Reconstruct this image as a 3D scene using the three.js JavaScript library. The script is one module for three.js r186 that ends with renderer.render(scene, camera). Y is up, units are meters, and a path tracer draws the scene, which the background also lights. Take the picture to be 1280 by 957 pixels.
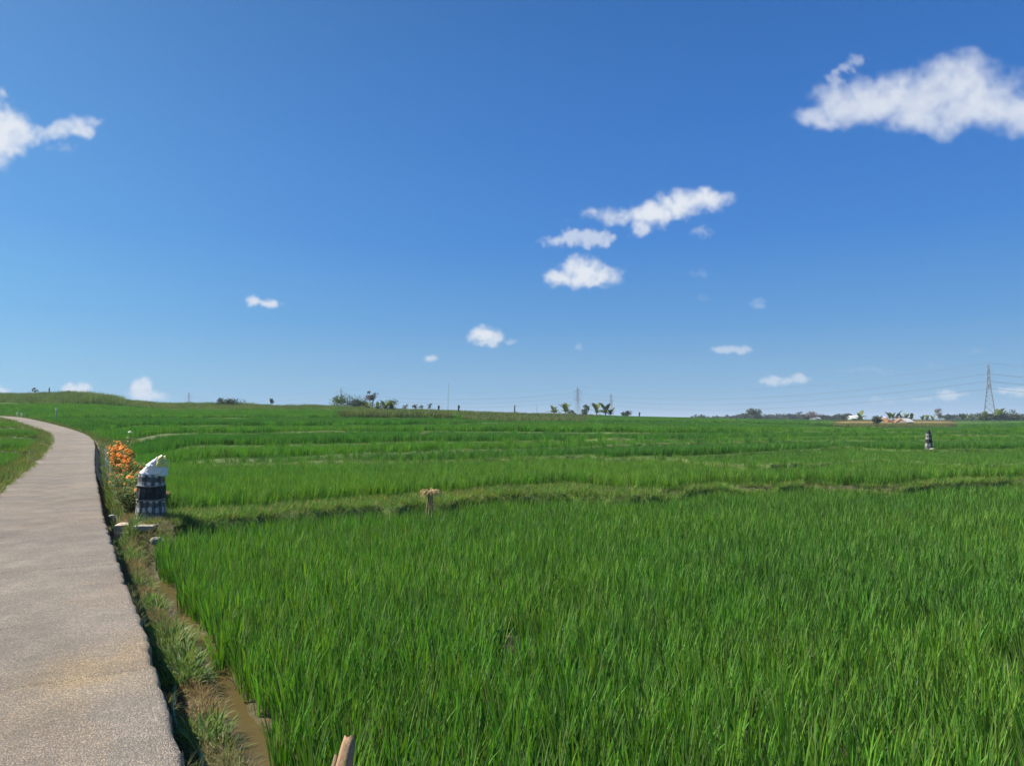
import * as THREE from 'three';
import { mergeGeometries } from 'three/addons/utils/BufferGeometryUtils.js';

// ------------------------------------------------------------------ camera, sky, sun, exposure
const EYE = 1.7, F = 960, CX = 640, CY = 478.5, HORIZON = 524;
const PITCH = Math.atan((HORIZON - CY) / F);
const scene = new THREE.Scene();
const camera = new THREE.PerspectiveCamera(2 * Math.atan(478.5 / F) * 180 / Math.PI, 1280 / 957, 0.1, 9000);
camera.position.set(0, EYE, 0);
camera.rotation.set(PITCH, 0, 0);
scene.add(camera);

const renderer = new THREE.WebGLRenderer({ antialias: true });
renderer.toneMapping = THREE.LinearToneMapping;
const EXPOSURE = 1.8;
renderer.toneMappingExposure = EXPOSURE;
renderer.shadowMap.enabled = true;

const SUN_AZ = 71 * Math.PI / 180, SUN_EL = 47 * Math.PI / 180;      // azimuth turned to the left of the view
const sunDir = new THREE.Vector3(-Math.sin(SUN_AZ) * Math.cos(SUN_EL), Math.sin(SUN_EL), -Math.cos(SUN_AZ) * Math.cos(SUN_EL));
const sun = new THREE.DirectionalLight(new THREE.Color().setRGB(1.0, 0.93, 0.82), 5.0);
sun.position.copy(sunDir).multiplyScalar(120);
sun.castShadow = true;
sun.shadow.mapSize.set(4096, 4096);
Object.assign(sun.shadow.camera, { left: -60, right: 60, top: 60, bottom: -60, near: 1, far: 400 });
sun.shadow.radius = 1;
scene.add(sun); scene.add(sun.target);

// ------------------------------------------------------------------ small tools
function rngOf(seed) { let s = seed >>> 0; return () => { s = (s + 0x6D2B79F5) >>> 0; let t = s; t = Math.imul(t ^ (t >>> 15), t | 1); t ^= t + Math.imul(t ^ (t >>> 7), t | 61); return ((t ^ (t >>> 14)) >>> 0) / 4294967296; }; }
const clamp = (x, a = 0, b = 1) => x < a ? a : x > b ? b : x, lerp = (a, b, t) => a + (b - a) * t;
const sstep = (a, b, x) => { const t = clamp((x - a) / (b - a)); return t * t * (3 - 2 * t); };
const hash = (x, y) => { let h = Math.imul(x | 0, 374761393) + Math.imul(y | 0, 668265263); h = Math.imul(h ^ (h >>> 13), 1274126177); return ((h ^ (h >>> 16)) >>> 0) / 4294967296; };
function vnoise(x, y) { const i = Math.floor(x), j = Math.floor(y), f = x - i, g = y - j, u = f * f * f * (f * (f * 6 - 15) + 10), v = g * g * g * (g * (g * 6 - 15) + 10); return lerp(lerp(hash(i, j), hash(i + 1, j), u), lerp(hash(i, j + 1), hash(i + 1, j + 1), u), v); }
function fbm(x, y, n = 4) { let s = 0, a = 0.5, t = 0; for (let k = 0; k < n; k++) { s += a * vnoise(x, y); t += a; a *= 0.5; const q = x * 1.616 - y * 1.2 + 17.3; y = x * 1.2 + y * 1.616 + 5.1; x = q; } return s / t; }
function table(rows) { return (x) => { if (x <= rows[0][0]) return rows[0][1]; for (let k = 1; k < rows.length; k++) if (x <= rows[k][0]) { const [a, p] = rows[k - 1], [b, q] = rows[k]; return p + (q - p) * (x - a) / (b - a); } return rows[rows.length - 1][1]; }; }
// a photo pixel as a direction, per metre of distance ahead: [x, y] at z = -1
function ray(px, py) { const u = (px - CX) / F, v = (CY - py) / F, c = Math.cos(PITCH), s = Math.sin(PITCH), d = c - v * s; return [u / d, (v * c + s) / d]; }
function onLevel(px, py, level) { const [a, b] = ray(px, py), d = (level - EYE) / b; return [a * d, d]; }       // x and distance ahead where that pixel meets a level

// ------------------------------------------------------------------ sky
{
  const W = 4096, H = 2048, data = new Float32Array(W * H * 4);
  // air: deep blue overhead, pale towards the horizon, whiter towards the sun
  const elTab = [[0, [0.255, 0.475, 0.665]], [3, [0.215, 0.43, 0.67]], [7, [0.118, 0.338, 0.675]], [13, [0.060, 0.240, 0.645]], [21, [0.042, 0.183, 0.555]], [30, [0.029, 0.140, 0.44]], [45, [0.033, 0.13, 0.40]], [90, [0.026, 0.105, 0.34]]];
  const air = [0, 1, 2].map((k) => table(elTab.map(([e, c]) => [e, c[k]])));
  const elev = new Float32Array(H * 3);
  const clouds = [];
  // each cloud: blobs [x, y, rx, ry, weight], threshold, softness, opacity, noise size
  const c = (blobs, o = {}) => clouds.push({ blobs, lo: 0.19, soft: 0.98, op: 0.97, size: 26, amp: 0.62, ...o });
  c([[1192, 102, 44, 32, 1], [1150, 122, 56, 30, 1], [1100, 128, 54, 25, 1], [1062, 131, 36, 24, 0.95], [1030, 149, 30, 11, 0.85], [1080, 106, 12, 16, 0.65], [1232, 122, 46, 36, 1], [1275, 138, 42, 24, 0.95], [1150, 150, 46, 20, 0.85], [1205, 140, 60, 22, 1], [1310, 140, 40, 20, 0.8]], { size: 34, op: 0.86, soft: 1.15, lo: 0.14, amp: 0.5 });
  c([[1046, 98, 10, 12, 0.6], [1060, 84, 12, 9, 0.62], [1074, 76, 10, 8, 0.6]], { size: 16, op: 0.42, soft: 0.6, amp: 1.1 });
  c([[885, 248, 28, 13, 1], [850, 256, 34, 16, 1], [815, 268, 26, 16, 1], [802, 282, 12, 14, 0.8], [775, 270, 28, 10, 0.75], [748, 268, 20, 8, 0.6]], { size: 20 });
  c([[735, 296, 26, 12, 0.75], [705, 302, 24, 9, 0.65], [756, 300, 14, 10, 0.5]], { size: 18, op: 0.62, soft: 0.6, amp: 1.05 });
  c([[728, 338, 26, 17, 1], [700, 346, 20, 11, 0.95], [752, 345, 22, 10, 0.9], [728, 349, 42, 9, 0.9]], { size: 15 });
  c([[875, 291, 16, 8, 0.6]], { size: 14, op: 0.28, soft: 0.7 });
  c([[876, 342, 12, 5, 0.55]], { size: 9, op: 0.14, soft: 0.7 });
  c([[880, 372, 9, 5, 0.55]], { size: 8, op: 0.14, soft: 0.7 });
  c([[948, 380, 10, 7, 0.6]], { size: 9, op: 0.28, soft: 0.7 });
  c([[724, 434, 5, 5, 0.6]], { size: 6, op: 0.28, soft: 0.7 });
  c([[902, 436, 12, 5, 0.8], [922, 437, 14, 5, 0.75]], { size: 9, op: 0.5, soft: 0.6 });
  c([[965, 476, 14, 6, 0.8], [1000, 473, 12, 5, 0.75], [982, 477, 18, 4, 0.6]], { size: 9, op: 0.55, soft: 0.6 });
  c([[604, 419, 15, 11, 1], [618, 421, 13, 8, 0.9], [608, 429, 16, 5, 0.8], [636, 427, 10, 3, 0.5]], { size: 10 });
  c([[538, 448, 8, 4, 0.8]], { size: 7, op: 0.75 });
  c([[318, 376, 10, 6, 0.95], [336, 379, 15, 5, 0.9]], { size: 8, op: 0.9 });
  c([[0, 168, 30, 34, 1.1], [22, 165, 18, 20, 0.95], [-30, 165, 40, 42, 1.1], [46, 164, 18, 11, 0.8], [68, 166, 18, 10, 0.75], [92, 160, 20, 12, 0.95], [112, 150, 12, 8, 0.75], [80, 183, 16, 6, 0.45], [2, 118, 8, 8, 0.6]], { size: 24, op: 0.97 });
  c([[88, 486, 10, 7, 1], [101, 485, 13, 7, 1], [95, 492, 18, 6, 1]], { size: 8, op: 0.92 });
  c([[172, 485, 9, 10, 1], [181, 483, 9, 10, 1], [180, 493, 17, 8, 1], [198, 496, 12, 5, 0.75]], { size: 8, op: 0.92 });
  c([[0, 488, 12, 5, 1], [-20, 486, 20, 8, 1]], { size: 8, op: 0.85 });
  c([[1186, 494, 13, 6, 0.95], [1207, 493, 8, 3, 0.6], [1155, 499, 16, 4, 0.6]], { size: 8, op: 0.55, soft: 0.6 });
  c([[1262, 488, 18, 4, 0.8], [1285, 490, 22, 6, 0.8]], { size: 9, op: 0.55, soft: 0.6 });
  c([[1095, 500, 10, 5, 0.7], [1115, 500, 9, 4, 0.6]], { size: 9, op: 0.28, soft: 0.7 });
  c([[1085, 462, 46, 4, 0.55], [1222, 440, 12, 3, 0.6], [1160, 455, 8, 4, 0.4]], { size: 14, op: 0.14, soft: 0.8 });
  const cp = Math.cos(PITCH), sp = Math.sin(PITCH);
  // the same kind of fair weather clouds goes on round the sky: [turn in degrees, height in degrees, copy of]
  const others = [[70, 20, 0], [105, 9, 4], [130, 24, 2], [165, 12, 0], [-150, 19, 2], [-120, 8, 4], [-62, 14, 2], [-95, 27, 12], [-45, 4, 16], [48, 6, 4], [60, 33, 2], [-175, 4, 17], [95, 4, 16], [150, 4, 17], [-130, 35, 2]]
    .map(([t, e, k]) => { const q = clouds[k], b = q.blobs[0], a = t * Math.PI / 180, h = e * Math.PI / 180; return { q, b, f: [Math.sin(a) * Math.cos(h), Math.sin(h), -Math.cos(a) * Math.cos(h)], r: [Math.cos(a), 0, Math.sin(a)], u: [-Math.sin(a) * Math.sin(h), Math.cos(h), Math.cos(a) * Math.sin(h)], seed: t }; });
  for (const q of clouds) { q.x0 = Math.min(...q.blobs.map((b) => b[0] - 2 * b[2])); q.x1 = Math.max(...q.blobs.map((b) => b[0] + 2 * b[2])); q.y0 = Math.min(...q.blobs.map((b) => b[1] - 2 * b[3])); q.y1 = Math.max(...q.blobs.map((b) => b[1] + 2 * b[3])); }
  const body = (q, x, y) => { let s = 0; for (const [bx, by, rx, ry, w] of q.blobs) { const e = ((x - bx) / rx) ** 2 + ((y - by) / ry) ** 2; if (e < 4) s = Math.max(s, w * (1 - e * 0.42)) + (e < 1 ? 0.05 * (1 - e) : 0); } return s; };
  const dens = (q, x, y, seed) => { const n = q.size, wx = (fbm(x / n + seed, y / n + 3.7, 3) - 0.5) * n * 0.9, wy = (fbm(x / n + 9.2, y / n + seed, 3) - 0.5) * n * 0.7; return body(q, x + wx, y + wy) + (fbm((x + wx * 0.5) / n * 1.7 + seed * 1.3, (y + wy * 0.5) / n * 2.0 + 40, 5) - 0.53) * q.amp; };
  const paint = (i, q, x, y, seed) => {
    const d = dens(q, x, y, seed), n = q.size, a = sstep(q.lo, q.lo + q.soft * 0.95, d - 0.2 * (fbm(x / n * 5 + seed, y / n * 5, 3) - 0.5)) * q.op;
    if (a <= 0.003) return;
    const r = 0.80, g = 0.84, b = 0.90;
    data[i] = lerp(data[i], r, a); data[i + 1] = lerp(data[i + 1], g, a); data[i + 2] = lerp(data[i + 2], b, a);
  };
  for (let j = 0; j < H; j++) { const e = Math.max(0, (j + 0.5) / H * 180 - 90); for (let k = 0; k < 3; k++) elev[j * 3 + k] = air[k](e); }
  const ct = new Float32Array(W), st = new Float32Array(W);
  for (let i = 0; i < W; i++) { const t = ((i + 0.5) / W - 0.5) * 2 * Math.PI; ct[i] = Math.cos(t); st[i] = Math.sin(t); }
  for (let j = 0; j < H; j++) {
    const phi = ((j + 0.5) / H - 0.5) * Math.PI, y = Math.sin(phi), q = Math.cos(phi), e = Math.max(0, phi * 180 / Math.PI);
    for (let i = 0; i < W; i++) {
      const o = (j * W + i) * 4, x = ct[i] * q, z = st[i] * q;
      const m = Math.max(-1, x * sunDir.x + Math.max(0, y) * sunDir.y + z * sunDir.z);
const m2 = m > 0 ? m : 0, w = Math.pow(m2, 3.5) * Math.exp(-e / 16), v = 0.3 * Math.pow(m2, 16);
      data[o] = elev[j * 3] + 0.56 * w + v; data[o + 1] = elev[j * 3 + 1] + 1.1 * w + v; data[o + 2] = elev[j * 3 + 2] + 1.1 * w + v; data[o + 3] = 1;
      if (e <= 0 || e > 50) continue;
      const fd = -z * cp + y * sp;
      if (fd > 0.3) {
        const X = CX + F * x / fd, Y = CY - F * (y * cp + z * sp) / fd;
        for (let k = 0; k < clouds.length; k++) { const c2 = clouds[k]; if (X > c2.x0 && X < c2.x1 && Y > c2.y0 && Y < c2.y1) paint(o, c2, X, Y, k * 3.17); }
      }
      for (const c2 of others) {
        const f = x * c2.f[0] + y * c2.f[1] + z * c2.f[2]; if (f < 0.9) continue;
        const X = c2.b[0] + F * (x * c2.r[0] + z * c2.r[2]) / f, Y = c2.b[1] - F * (x * c2.u[0] + y * c2.u[1] + z * c2.u[2]) / f;
        if (X > c2.q.x0 && X < c2.q.x1 && Y > c2.q.y0 && Y < c2.q.y1) paint(o, c2.q, X, Y, c2.seed);
      }
    }
  }
  for (let k = 0; k < data.length; k++) if ((k & 3) !== 3) data[k] /= EXPOSURE;
  const sky = new THREE.DataTexture(data, W, H, THREE.RGBAFormat, THREE.FloatType);
  sky.mapping = THREE.EquirectangularReflectionMapping; sky.magFilter = THREE.LinearFilter; sky.minFilter = THREE.LinearFilter; sky.needsUpdate = true;
  scene.background = sky; scene.environment = sky;
}

// ------------------------------------------------------------------ scene tools
const taken = {};
function numbered(name) { const n = taken[name] = (taken[name] ?? -1) + 1; return n ? name + '_' + String(n).padStart(3, '0') : name; }
function tag(o, label, category, group, kind) { if (label) o.userData.label = label; if (category) o.userData.category = category; if (group) o.userData.group = group; if (kind) o.userData.kind = kind; return o; }
function mesh(name, geometry, material, parent) { const m = new THREE.Mesh(geometry, material); m.name = parent ? name : numbered(name); m.castShadow = m.receiveShadow = true; (parent ?? scene).add(m); return m; }
function thing(name, x, y, z, turn = 0) { const g = new THREE.Group(); g.name = numbered(name); g.position.set(x, y, z); g.rotation.y = turn; scene.add(g); return g; }
function copyOf(o) { const c = o.clone(); c.name = numbered(o.name.replace(/_\d{3}$/, '')); scene.add(c); return c; }
const lin = (r, g, b) => new THREE.Color().setRGB(r, g, b);
class GB {                                           // collects vertices with colours
  constructor() { this.p = []; this.c = []; this.u = []; this.i = []; }
  v(x, y, z, c, u = 0, w = 0) { this.p.push(x, y, z); this.c.push(c ? c[0] : 1, c ? c[1] : 1, c ? c[2] : 1); this.u.push(u, w); return this.p.length / 3 - 1; }
  t(a, b, c) { this.i.push(a, b, c); }
  q(a, b, c, d) { this.i.push(a, b, c, a, c, d); }
  geo(flat) { let g = new THREE.BufferGeometry(); g.setAttribute('position', new THREE.Float32BufferAttribute(this.p, 3)); g.setAttribute('color', new THREE.Float32BufferAttribute(this.c, 3)); g.setAttribute('uv', new THREE.Float32BufferAttribute(this.u, 2)); g.setIndex(this.i); if (flat) g = g.toNonIndexed(); g.computeVertexNormals(); return g; }
  // a tube along points with radii
  tube(pts, radii, sides = 6, c) {
    const P = pts.map((p) => new THREE.Vector3(...p)), rings = [];
    for (let k = 0; k < P.length; k++) {
      const d = P[Math.min(k + 1, P.length - 1)].clone().sub(P[Math.max(k - 1, 0)]).normalize(), a = Math.abs(d.y) < 0.9 ? new THREE.Vector3(0, 1, 0) : new THREE.Vector3(1, 0, 0), n = a.cross(d).normalize(), b = d.clone().cross(n), r = Array.isArray(radii) ? radii[k] : radii, ring = [];
      for (let s = 0; s < sides; s++) { const t = s / sides * 2 * Math.PI, x = Math.cos(t) * r, y = Math.sin(t) * r; ring.push(this.v(P[k].x + n.x * x + b.x * y, P[k].y + n.y * x + b.y * y, P[k].z + n.z * x + b.z * y, typeof c === 'function' ? c() : c, s / sides, k)); }
      rings.push(ring);
    }
    for (let k = 1; k < rings.length; k++) for (let s = 0; s < sides; s++) this.q(rings[k - 1][s], rings[k - 1][(s + 1) % sides], rings[k][(s + 1) % sides], rings[k][s]);
    for (const [ring, o] of [[rings[0], 1], [rings[rings.length - 1], 0]]) for (let s = 1; s < sides - 1; s++) o ? this.t(ring[0], ring[s + 1], ring[s]) : this.t(ring[0], ring[s], ring[s + 1]);
    return this;
  }
  // a grass blade: bends over by `bend` towards `dir`
  blade(x, y, z, dir, len, width, bend, lean, segs, c) {
    const cx = Math.cos(dir), cz = Math.sin(dir), tw = dir + Math.PI / 2 + (hash(x * 9999, z * 9999) - 0.5) * 1.6, wx = Math.cos(tw), wz = Math.sin(tw);
    let px = x, py = y, pz = z, ang = lean, prev = null; const st = len / segs;
    for (let k = 0; k <= segs; k++) {
      const t = k / segs, w = width * (k === segs ? 0 : (0.72 + 0.45 * t) * Math.pow(1 - t * t * 0.8, 0.8)) / 2;
      if (k === segs) { const a = this.v(px, py, pz, c); this.t(prev[0], prev[1], a); } else { const a = this.v(px - wx * w, py, pz - wz * w, c), b = this.v(px + wx * w, py, pz + wz * w, c); if (prev) this.q(prev[0], prev[1], b, a); prev = [a, b]; }
      ang += bend / segs * (0.3 + 1.4 * t); px += cx * Math.sin(ang) * st; pz += cz * Math.sin(ang) * st; py += Math.cos(ang) * st;
    }
  }
}
const vary = (r, c, a = 0.25, h = 0.1) => { const k = 1 + (r() - 0.5) * 2 * a, q = (r() - 0.5) * 2 * h; return [c[0] * k * (1 + q * 2), c[1] * k, c[2] * k * (1 - q)]; };
const leafMat = (o = {}) => new THREE.MeshPhysicalMaterial({ vertexColors: true, side: THREE.DoubleSide, roughness: 0.88, transmission: 0.42, thickness: 0, specularIntensity: 0.4, ...o });
const matte = (o = {}) => new THREE.MeshStandardMaterial({ roughness: 0.9, ...o });
const M = { rice: leafMat({ transmission: 0.45, clearcoat: 0.35, clearcoatRoughness: 0.42 }), grass: leafMat(), leaf: leafMat({ transmission: 0.3 }), wood: matte({ vertexColors: true }), plain: matte({ vertexColors: true, side: THREE.DoubleSide }), steel: new THREE.MeshStandardMaterial({ color: lin(0.30, 0.31, 0.33), roughness: 0.55, metalness: 0.5 }) };
function dataTex(N, fn, srgb) { const d = new Uint8Array(N * N * 4); for (let j = 0; j < N; j++) for (let i = 0; i < N; i++) { const c = fn(i, j), o = (j * N + i) * 4; d[o] = clamp(c[0]) * 255; d[o + 1] = clamp(c[1]) * 255; d[o + 2] = clamp(c[2]) * 255; d[o + 3] = 255; } const t = new THREE.DataTexture(d, N, N); t.wrapS = t.wrapT = THREE.RepeatWrapping; t.magFilter = THREE.LinearFilter; t.minFilter = THREE.LinearMipmapLinearFilter; t.generateMipmaps = true; if (srgb) t.colorSpace = THREE.SRGBColorSpace; t.needsUpdate = true; return t; }
const pnoise = (x, y, n) => { const i = Math.floor(x), j = Math.floor(y), f = x - i, g = y - j, u = f * f * (3 - 2 * f), v = g * g * (3 - 2 * g), w = (a) => ((a % n) + n) % n; return lerp(lerp(hash(w(i) + n * 7, w(j)), hash(w(i + 1) + n * 7, w(j)), u), lerp(hash(w(i) + n * 7, w(j + 1)), hash(w(i + 1) + n * 7, w(j + 1)), u), v); };

// ------------------------------------------------------------------ the lie of the land
// right edge of the concrete path, from where it passes under the camera to where it climbs out of the view
const PATH_W = 2.03;
const edgeR = [[5.2, -8, 0], [0.55, 0, 0]];
for (const [px, py] of [[235, 957], [206, 870], [182, 790], [155, 720], [132, 653], [123, 609], [119.5, 590]]) { const [x, d] = onLevel(px, py, 0); edgeR.push([x, d, 0]); }
for (const [px, py, d] of [[118, 575, 32], [118, 553, 42.6], [110, 544, 50], [85, 535, 57], [50, 526, 66], [20, 521, 76], [-30, 518.5, 90], [-90, 517, 108]]) { const [a, b] = ray(px, py); edgeR.push([a * d, d, EYE + b * d]); }
const edgeCurve = new THREE.CatmullRomCurve3(edgeR.map(([x, d, h]) => new THREE.Vector3(x, h, -d)), false, 'centripetal');
const PS = edgeCurve.getSpacedPoints(700), PN = PS.map((p, k) => { const t = PS[Math.min(k + 1, 700)].clone().sub(PS[Math.max(k - 1, 0)]); const l = Math.hypot(t.x, t.z); return [-t.z / l, t.x / l]; });   // normals point to the right of the way
const PSTEP = edgeCurve.getLength() / 700;
// along the path: s in metres; q to the right of its right edge
function pathAt(x, z) {
  let best = 1e9, bk = 0;
  for (let k = 0; k <= 700; k += 20) { const d = (PS[k].x - x) ** 2 + (PS[k].z - z) ** 2; if (d < best) { best = d; bk = k; } }
  for (let k = Math.max(0, bk - 20), e = Math.min(700, bk + 20); k <= e; k++) { const d = (PS[k].x - x) ** 2 + (PS[k].z - z) ** 2; if (d < best) { best = d; bk = k; } }
  const p = PS[bk], n = PN[bk], q = (x - p.x) * n[0] + (z - p.z) * n[1], along = Math.sqrt(Math.max(0, best - q * q));
  return { s: bk * PSTEP, k: bk, q: bk === 0 || bk === 700 ? Math.sign(q) * Math.max(Math.abs(q), Math.sqrt(best)) : q, h: p.y, along };
}
const pathPoint = (s, q, y = 0) => { const f = clamp(s / PSTEP, 0, 699.999), k = Math.floor(f), t = f - k, n = PN[k]; return [lerp(PS[k].x, PS[k + 1].x, t) + n[0] * q, lerp(PS[k].y, PS[k + 1].y, t) + y, lerp(PS[k].z, PS[k + 1].z, t) + n[1] * q]; };

// terrace edges: [photo column, photo row, distance ahead]; the row is that of the tops of the rice in front of the edge
const RICE = 0.42;
const EDGE = [
  [[-300, 655, 0], [150, 648, 0], [205, 641, 0], [300, 636.5, 0], [400, 628.5, 0], [450, 624.5, 0], [500, 622, 0], [600, 613, 0], [690, 607.5, 0], [712, 606.5, 0], [760, 612, 0], [800, 613, 0], [850, 611, 0], [882, 605.5, 0], [950, 607, 0], [1012, 603, 0], [1030, 606, 0], [1110, 608, 0], [1160, 602.5, 0], [1215, 600, 0], [1280, 597, 0], [1600, 585, 0]],
  [[-300, 580, 24.9], [200, 575.5, 25.1], [300, 575, 25.9], [400, 574, 26.1], [540, 572, 27.1], [640, 570, 28.1], [738, 567, 29.9], [765, 571, 28.3], [800, 569.5, 28.9], [850, 571, 28], [880, 577, 24.8], [960, 579, 23.6], [1020, 576, 25], [1103, 569.5, 28.6], [1130, 571, 27.8], [1170, 574.5, 25.8], [1220, 577, 24.6], [1280, 574, 26], [1600, 568, 29]],
  [[-300, 580, 25], [200, 575.5, 25.2], [300, 575, 26], [400, 574, 26.2], [540, 572, 27.2], [640, 570, 28.2], [738, 567, 30], [765, 571, 28.4], [800, 569.5, 29], [900, 566, 31], [960, 562, 33.8], [1028, 559, 36.5], [1060, 556.5, 39], [1090, 559.5, 36.5], [1160, 561, 36], [1185, 561.5, 36], [1280, 559, 37.5], [1600, 556, 40]],
  [[-300, 577, 26], [200, 572.5, 26.2], [300, 570.5, 27], [400, 565.5, 28], [500, 562.7, 29.3], [620, 559, 31.4], [700, 556.5, 33.2], [800, 553.5, 35.5], [900, 551.3, 38.5], [1000, 549, 41.5], [1100, 548.5, 44], [1280, 548, 45.5], [1600, 547, 50]],
  [[-300, 556, 34], [120, 555, 34], [300, 554.3, 33], [400, 552.5, 34], [500, 549.7, 35.5], [540, 548.5, 36.5], [620, 549.5, 37], [700, 548.5, 40], [800, 547, 43], [900, 545.3, 46.5], [1000, 543.5, 50.5], [1100, 543, 53], [1280, 543, 55], [1600, 542, 62]],
  [[-300, 541, 46], [120, 541, 45], [200, 540, 45.5], [300, 539.8, 44], [400, 538, 45], [500, 537, 46.5], [620, 538.5, 49], [700, 539, 52], [800, 540, 55], [900, 538.6, 66], [1000, 538, 70], [1100, 538.5, 70], [1280, 538, 73], [1600, 537, 75]],
  [[-300, 529, 58], [120, 531, 57], [400, 531, 57], [500, 530, 59], [620, 528.4, 65], [740, 528, 74], [800, 531.2, 78], [900, 531.5, 84], [1000, 533, 88], [1100, 535, 88], [1280, 534, 94], [1600, 533, 96]],
  [[-300, 518, 72], [0, 520.5, 71], [120, 521, 71], [300, 522, 71], [400, 521, 72], [500, 521.5, 74], [560, 522, 77], [620, 526, 82], [700, 525.4, 92], [800, 526.7, 104], [900, 527.5, 114], [1000, 530, 116], [1050, 533, 118], [1180, 533.2, 120], [1280, 530, 134], [1600, 530, 140]],
  [[-300, 500, 95], [0, 503.5, 95], [120, 504.5, 94], [200, 511, 92], [400, 511, 92], [500, 514, 90], [620, 519, 98], [700, 519.5, 114], [800, 522, 146], [900, 523.6, 165], [1000, 526, 180], [1100, 527.3, 190], [1280, 526.5, 210], [1600, 526, 215]],
  [[-300, 484, 116], [0, 491.5, 115], [80, 492, 115], [150, 497, 114], [200, 502.5, 112], [300, 505, 112], [400, 506.5, 112], [470, 511, 110], [560, 513.5, 116], [620, 515, 124], [700, 517, 138], [800, 520.4, 190], [900, 522.5, 220], [1000, 524.4, 245], [1100, 525.6, 255], [1280, 525.2, 275], [1600, 525, 280]],
];
const NB = EDGE.length, NA = 801, A0 = -1.0, A1 = 1.0, BUND = -0.03, P1 = -0.47;
const DIST = [], TOP = [];
for (let b = 0; b < NB; b++) {
  const fy = table(EDGE[b].map(([p, y]) => [p, y])), fd = table(EDGE[b].map(([p, , d]) => [p, d])), D = new Float64Array(NA), T = new Float64Array(NA);
  for (let k = 0; k < NA; k++) {
    const a = lerp(A0, A1, k / (NA - 1)), px = CX + F * a, wob = (fbm(px / 26 + b * 31, b * 7.7, 3) - 0.5);
    let y = fy(px) + wob * (b === 0 ? 2.2 : 4 / (b + 2));
    if (b === 0) { T[k] = BUND; D[k] = onLevel(px, y, BUND)[1]; } else { 
      D[k] = fd(px) * (1 + wob * 0.03);
      if (b >= 3 && b <= 6) {                         // steps as high as the dark fronts of the terraces
        const d0 = DIST[b - 1][k], y0 = HORIZON + (EYE - TOP[b - 1][k]) / d0 * F, t = TOP[b - 1][k] + 0.72 * Math.max(2, y0 - y) * d0 / F, near = y > 529 && t < EYE - 0.12 ? (EYE - t) * F / (y - HORIZON) : 1e9;
        D[k] = Math.min(D[k], Math.max(d0 + 1.6, near));
      }
      if (D[k] < DIST[b - 1][k] + (b === 2 ? 0.1 : 1.2)) D[k] = DIST[b - 1][k] + (b === 2 ? 0.1 : 1.2); T[k] = EYE + ray(px, y)[1] * D[k]; }
  }
  DIST.push(D); TOP.push(T);
}
const pick = (A, a) => { const f = clamp((a - A0) / (A1 - A0) * (NA - 1), 0, NA - 1.001), k = Math.floor(f); return lerp(A[k], A[k + 1], f - k); };
const bundWide = table([[150, 1.5], [215, 1.4], [270, 1.0], [300, 1.0], [450, 1.3], [550, 1.6], [620, 1.6], [700, 2.2], [760, 1.7], [850, 1.0], [900, 0.8], [960, 0.5], [1020, 0.45], [1110, 0.7], [1280, 0.7]]);
const polar = (x, z) => { const d = Math.max(-z, Math.abs(x) / 0.99, 0.01); return [x / d, d]; };
// which terrace: index of the last edge passed (-1 = the first paddy), distances to the edges
function bandAt(a, d) { let k = -1; while (k < NB - 1 && d > pick(DIST[k + 1], a)) k++; return k === 1 && pick(DIST[2], a) - pick(DIST[1], a) < 0.5 ? 2 : k; }
const levelOf = (k, a) => k < 0 ? P1 : pick(TOP[Math.min(k + 1, NB - 1)], a) - RICE;
function openLand(x, z) {
  const [a, d] = polar(x, z), k = bandAt(a, d);
  let g;
  if (k >= NB - 1) { const e = pick(DIST[NB - 1], a), t = pick(TOP[NB - 1], a) - 0.35; g = lerp(t, 0.2, sstep(0, 260, d - e)); }
  else if (k === NB - 2) { const e0 = pick(DIST[k], a), e1 = pick(DIST[k + 1], a); g = lerp(pick(TOP[k], a) - 0.2, pick(TOP[k + 1], a) - 0.35, clamp((d - e0) / (e1 - e0))); }
  else { g = levelOf(k, a); if (k >= 1) { const e0 = pick(DIST[k], a), e1 = pick(DIST[k + 1], a), f = Math.min(g, pick(TOP[k], a) - RICE + 0.34); g = lerp(f, g, sstep(0, 1, (d - e0) / (e1 - e0))); } }
  // earth bund in front of each edge, a step to the next terrace behind it
  if (k < NB - 2) {
    const e = pick(DIST[k + 1], a), px = CX + F * a, w = k < 0 ? bundWide(px) : 0.4 + 0.006 * e, top = (k < 0 ? BUND : pick(TOP[k + 1], a) - 0.055) + (fbm(px / 70, k * 9.1, 2) - 0.5) * (k < 0 ? 0.06 : 0.18) - (k < 0 ? 0.16 * sstep(0.5, 0.62, fbm(px / 38 + 4, 2.2, 2)) * sstep(760, 860, px) : 0);
    if (d > e - w - 0.35) g = lerp(g, Math.max(g, top), sstep(e - w - 0.3, e - w + 0.12, d));
  }
  if (k >= 0 && k < NB - 1) { const e = pick(DIST[k], a), top = (k === 0 ? BUND : pick(TOP[k], a) - 0.16); g = lerp(Math.max(g, top), g, sstep(e - 0.02, e + 0.35, d)); }
  // dry bank by the huts
  const px = CX + F * a, dry = sstep(1040, 1062, px) * (1 - sstep(1178, 1196, px));
  if (dry > 0 && d > 118) { const e7 = 119; g = lerp(g, lerp(0.25, 1.25, sstep(e7, 190, d)), dry * sstep(e7, e7 + 3, d) * (1 - sstep(200, 215, d))); }
  return g;
}
const leftLevel = (d) => d < 36 ? -0.13 : d < 46 ? lerp(-0.13, 0.22, sstep(36, 36.6, d)) : d < 56 ? lerp(0.22, 0.66, sstep(46, 46.6, d)) : lerp(0.66, 1.15, sstep(56, 56.8, d));
const ditchDeep = (d) => sstep(-6, -2, d) * (1 - sstep(40, 46, d));
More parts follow.
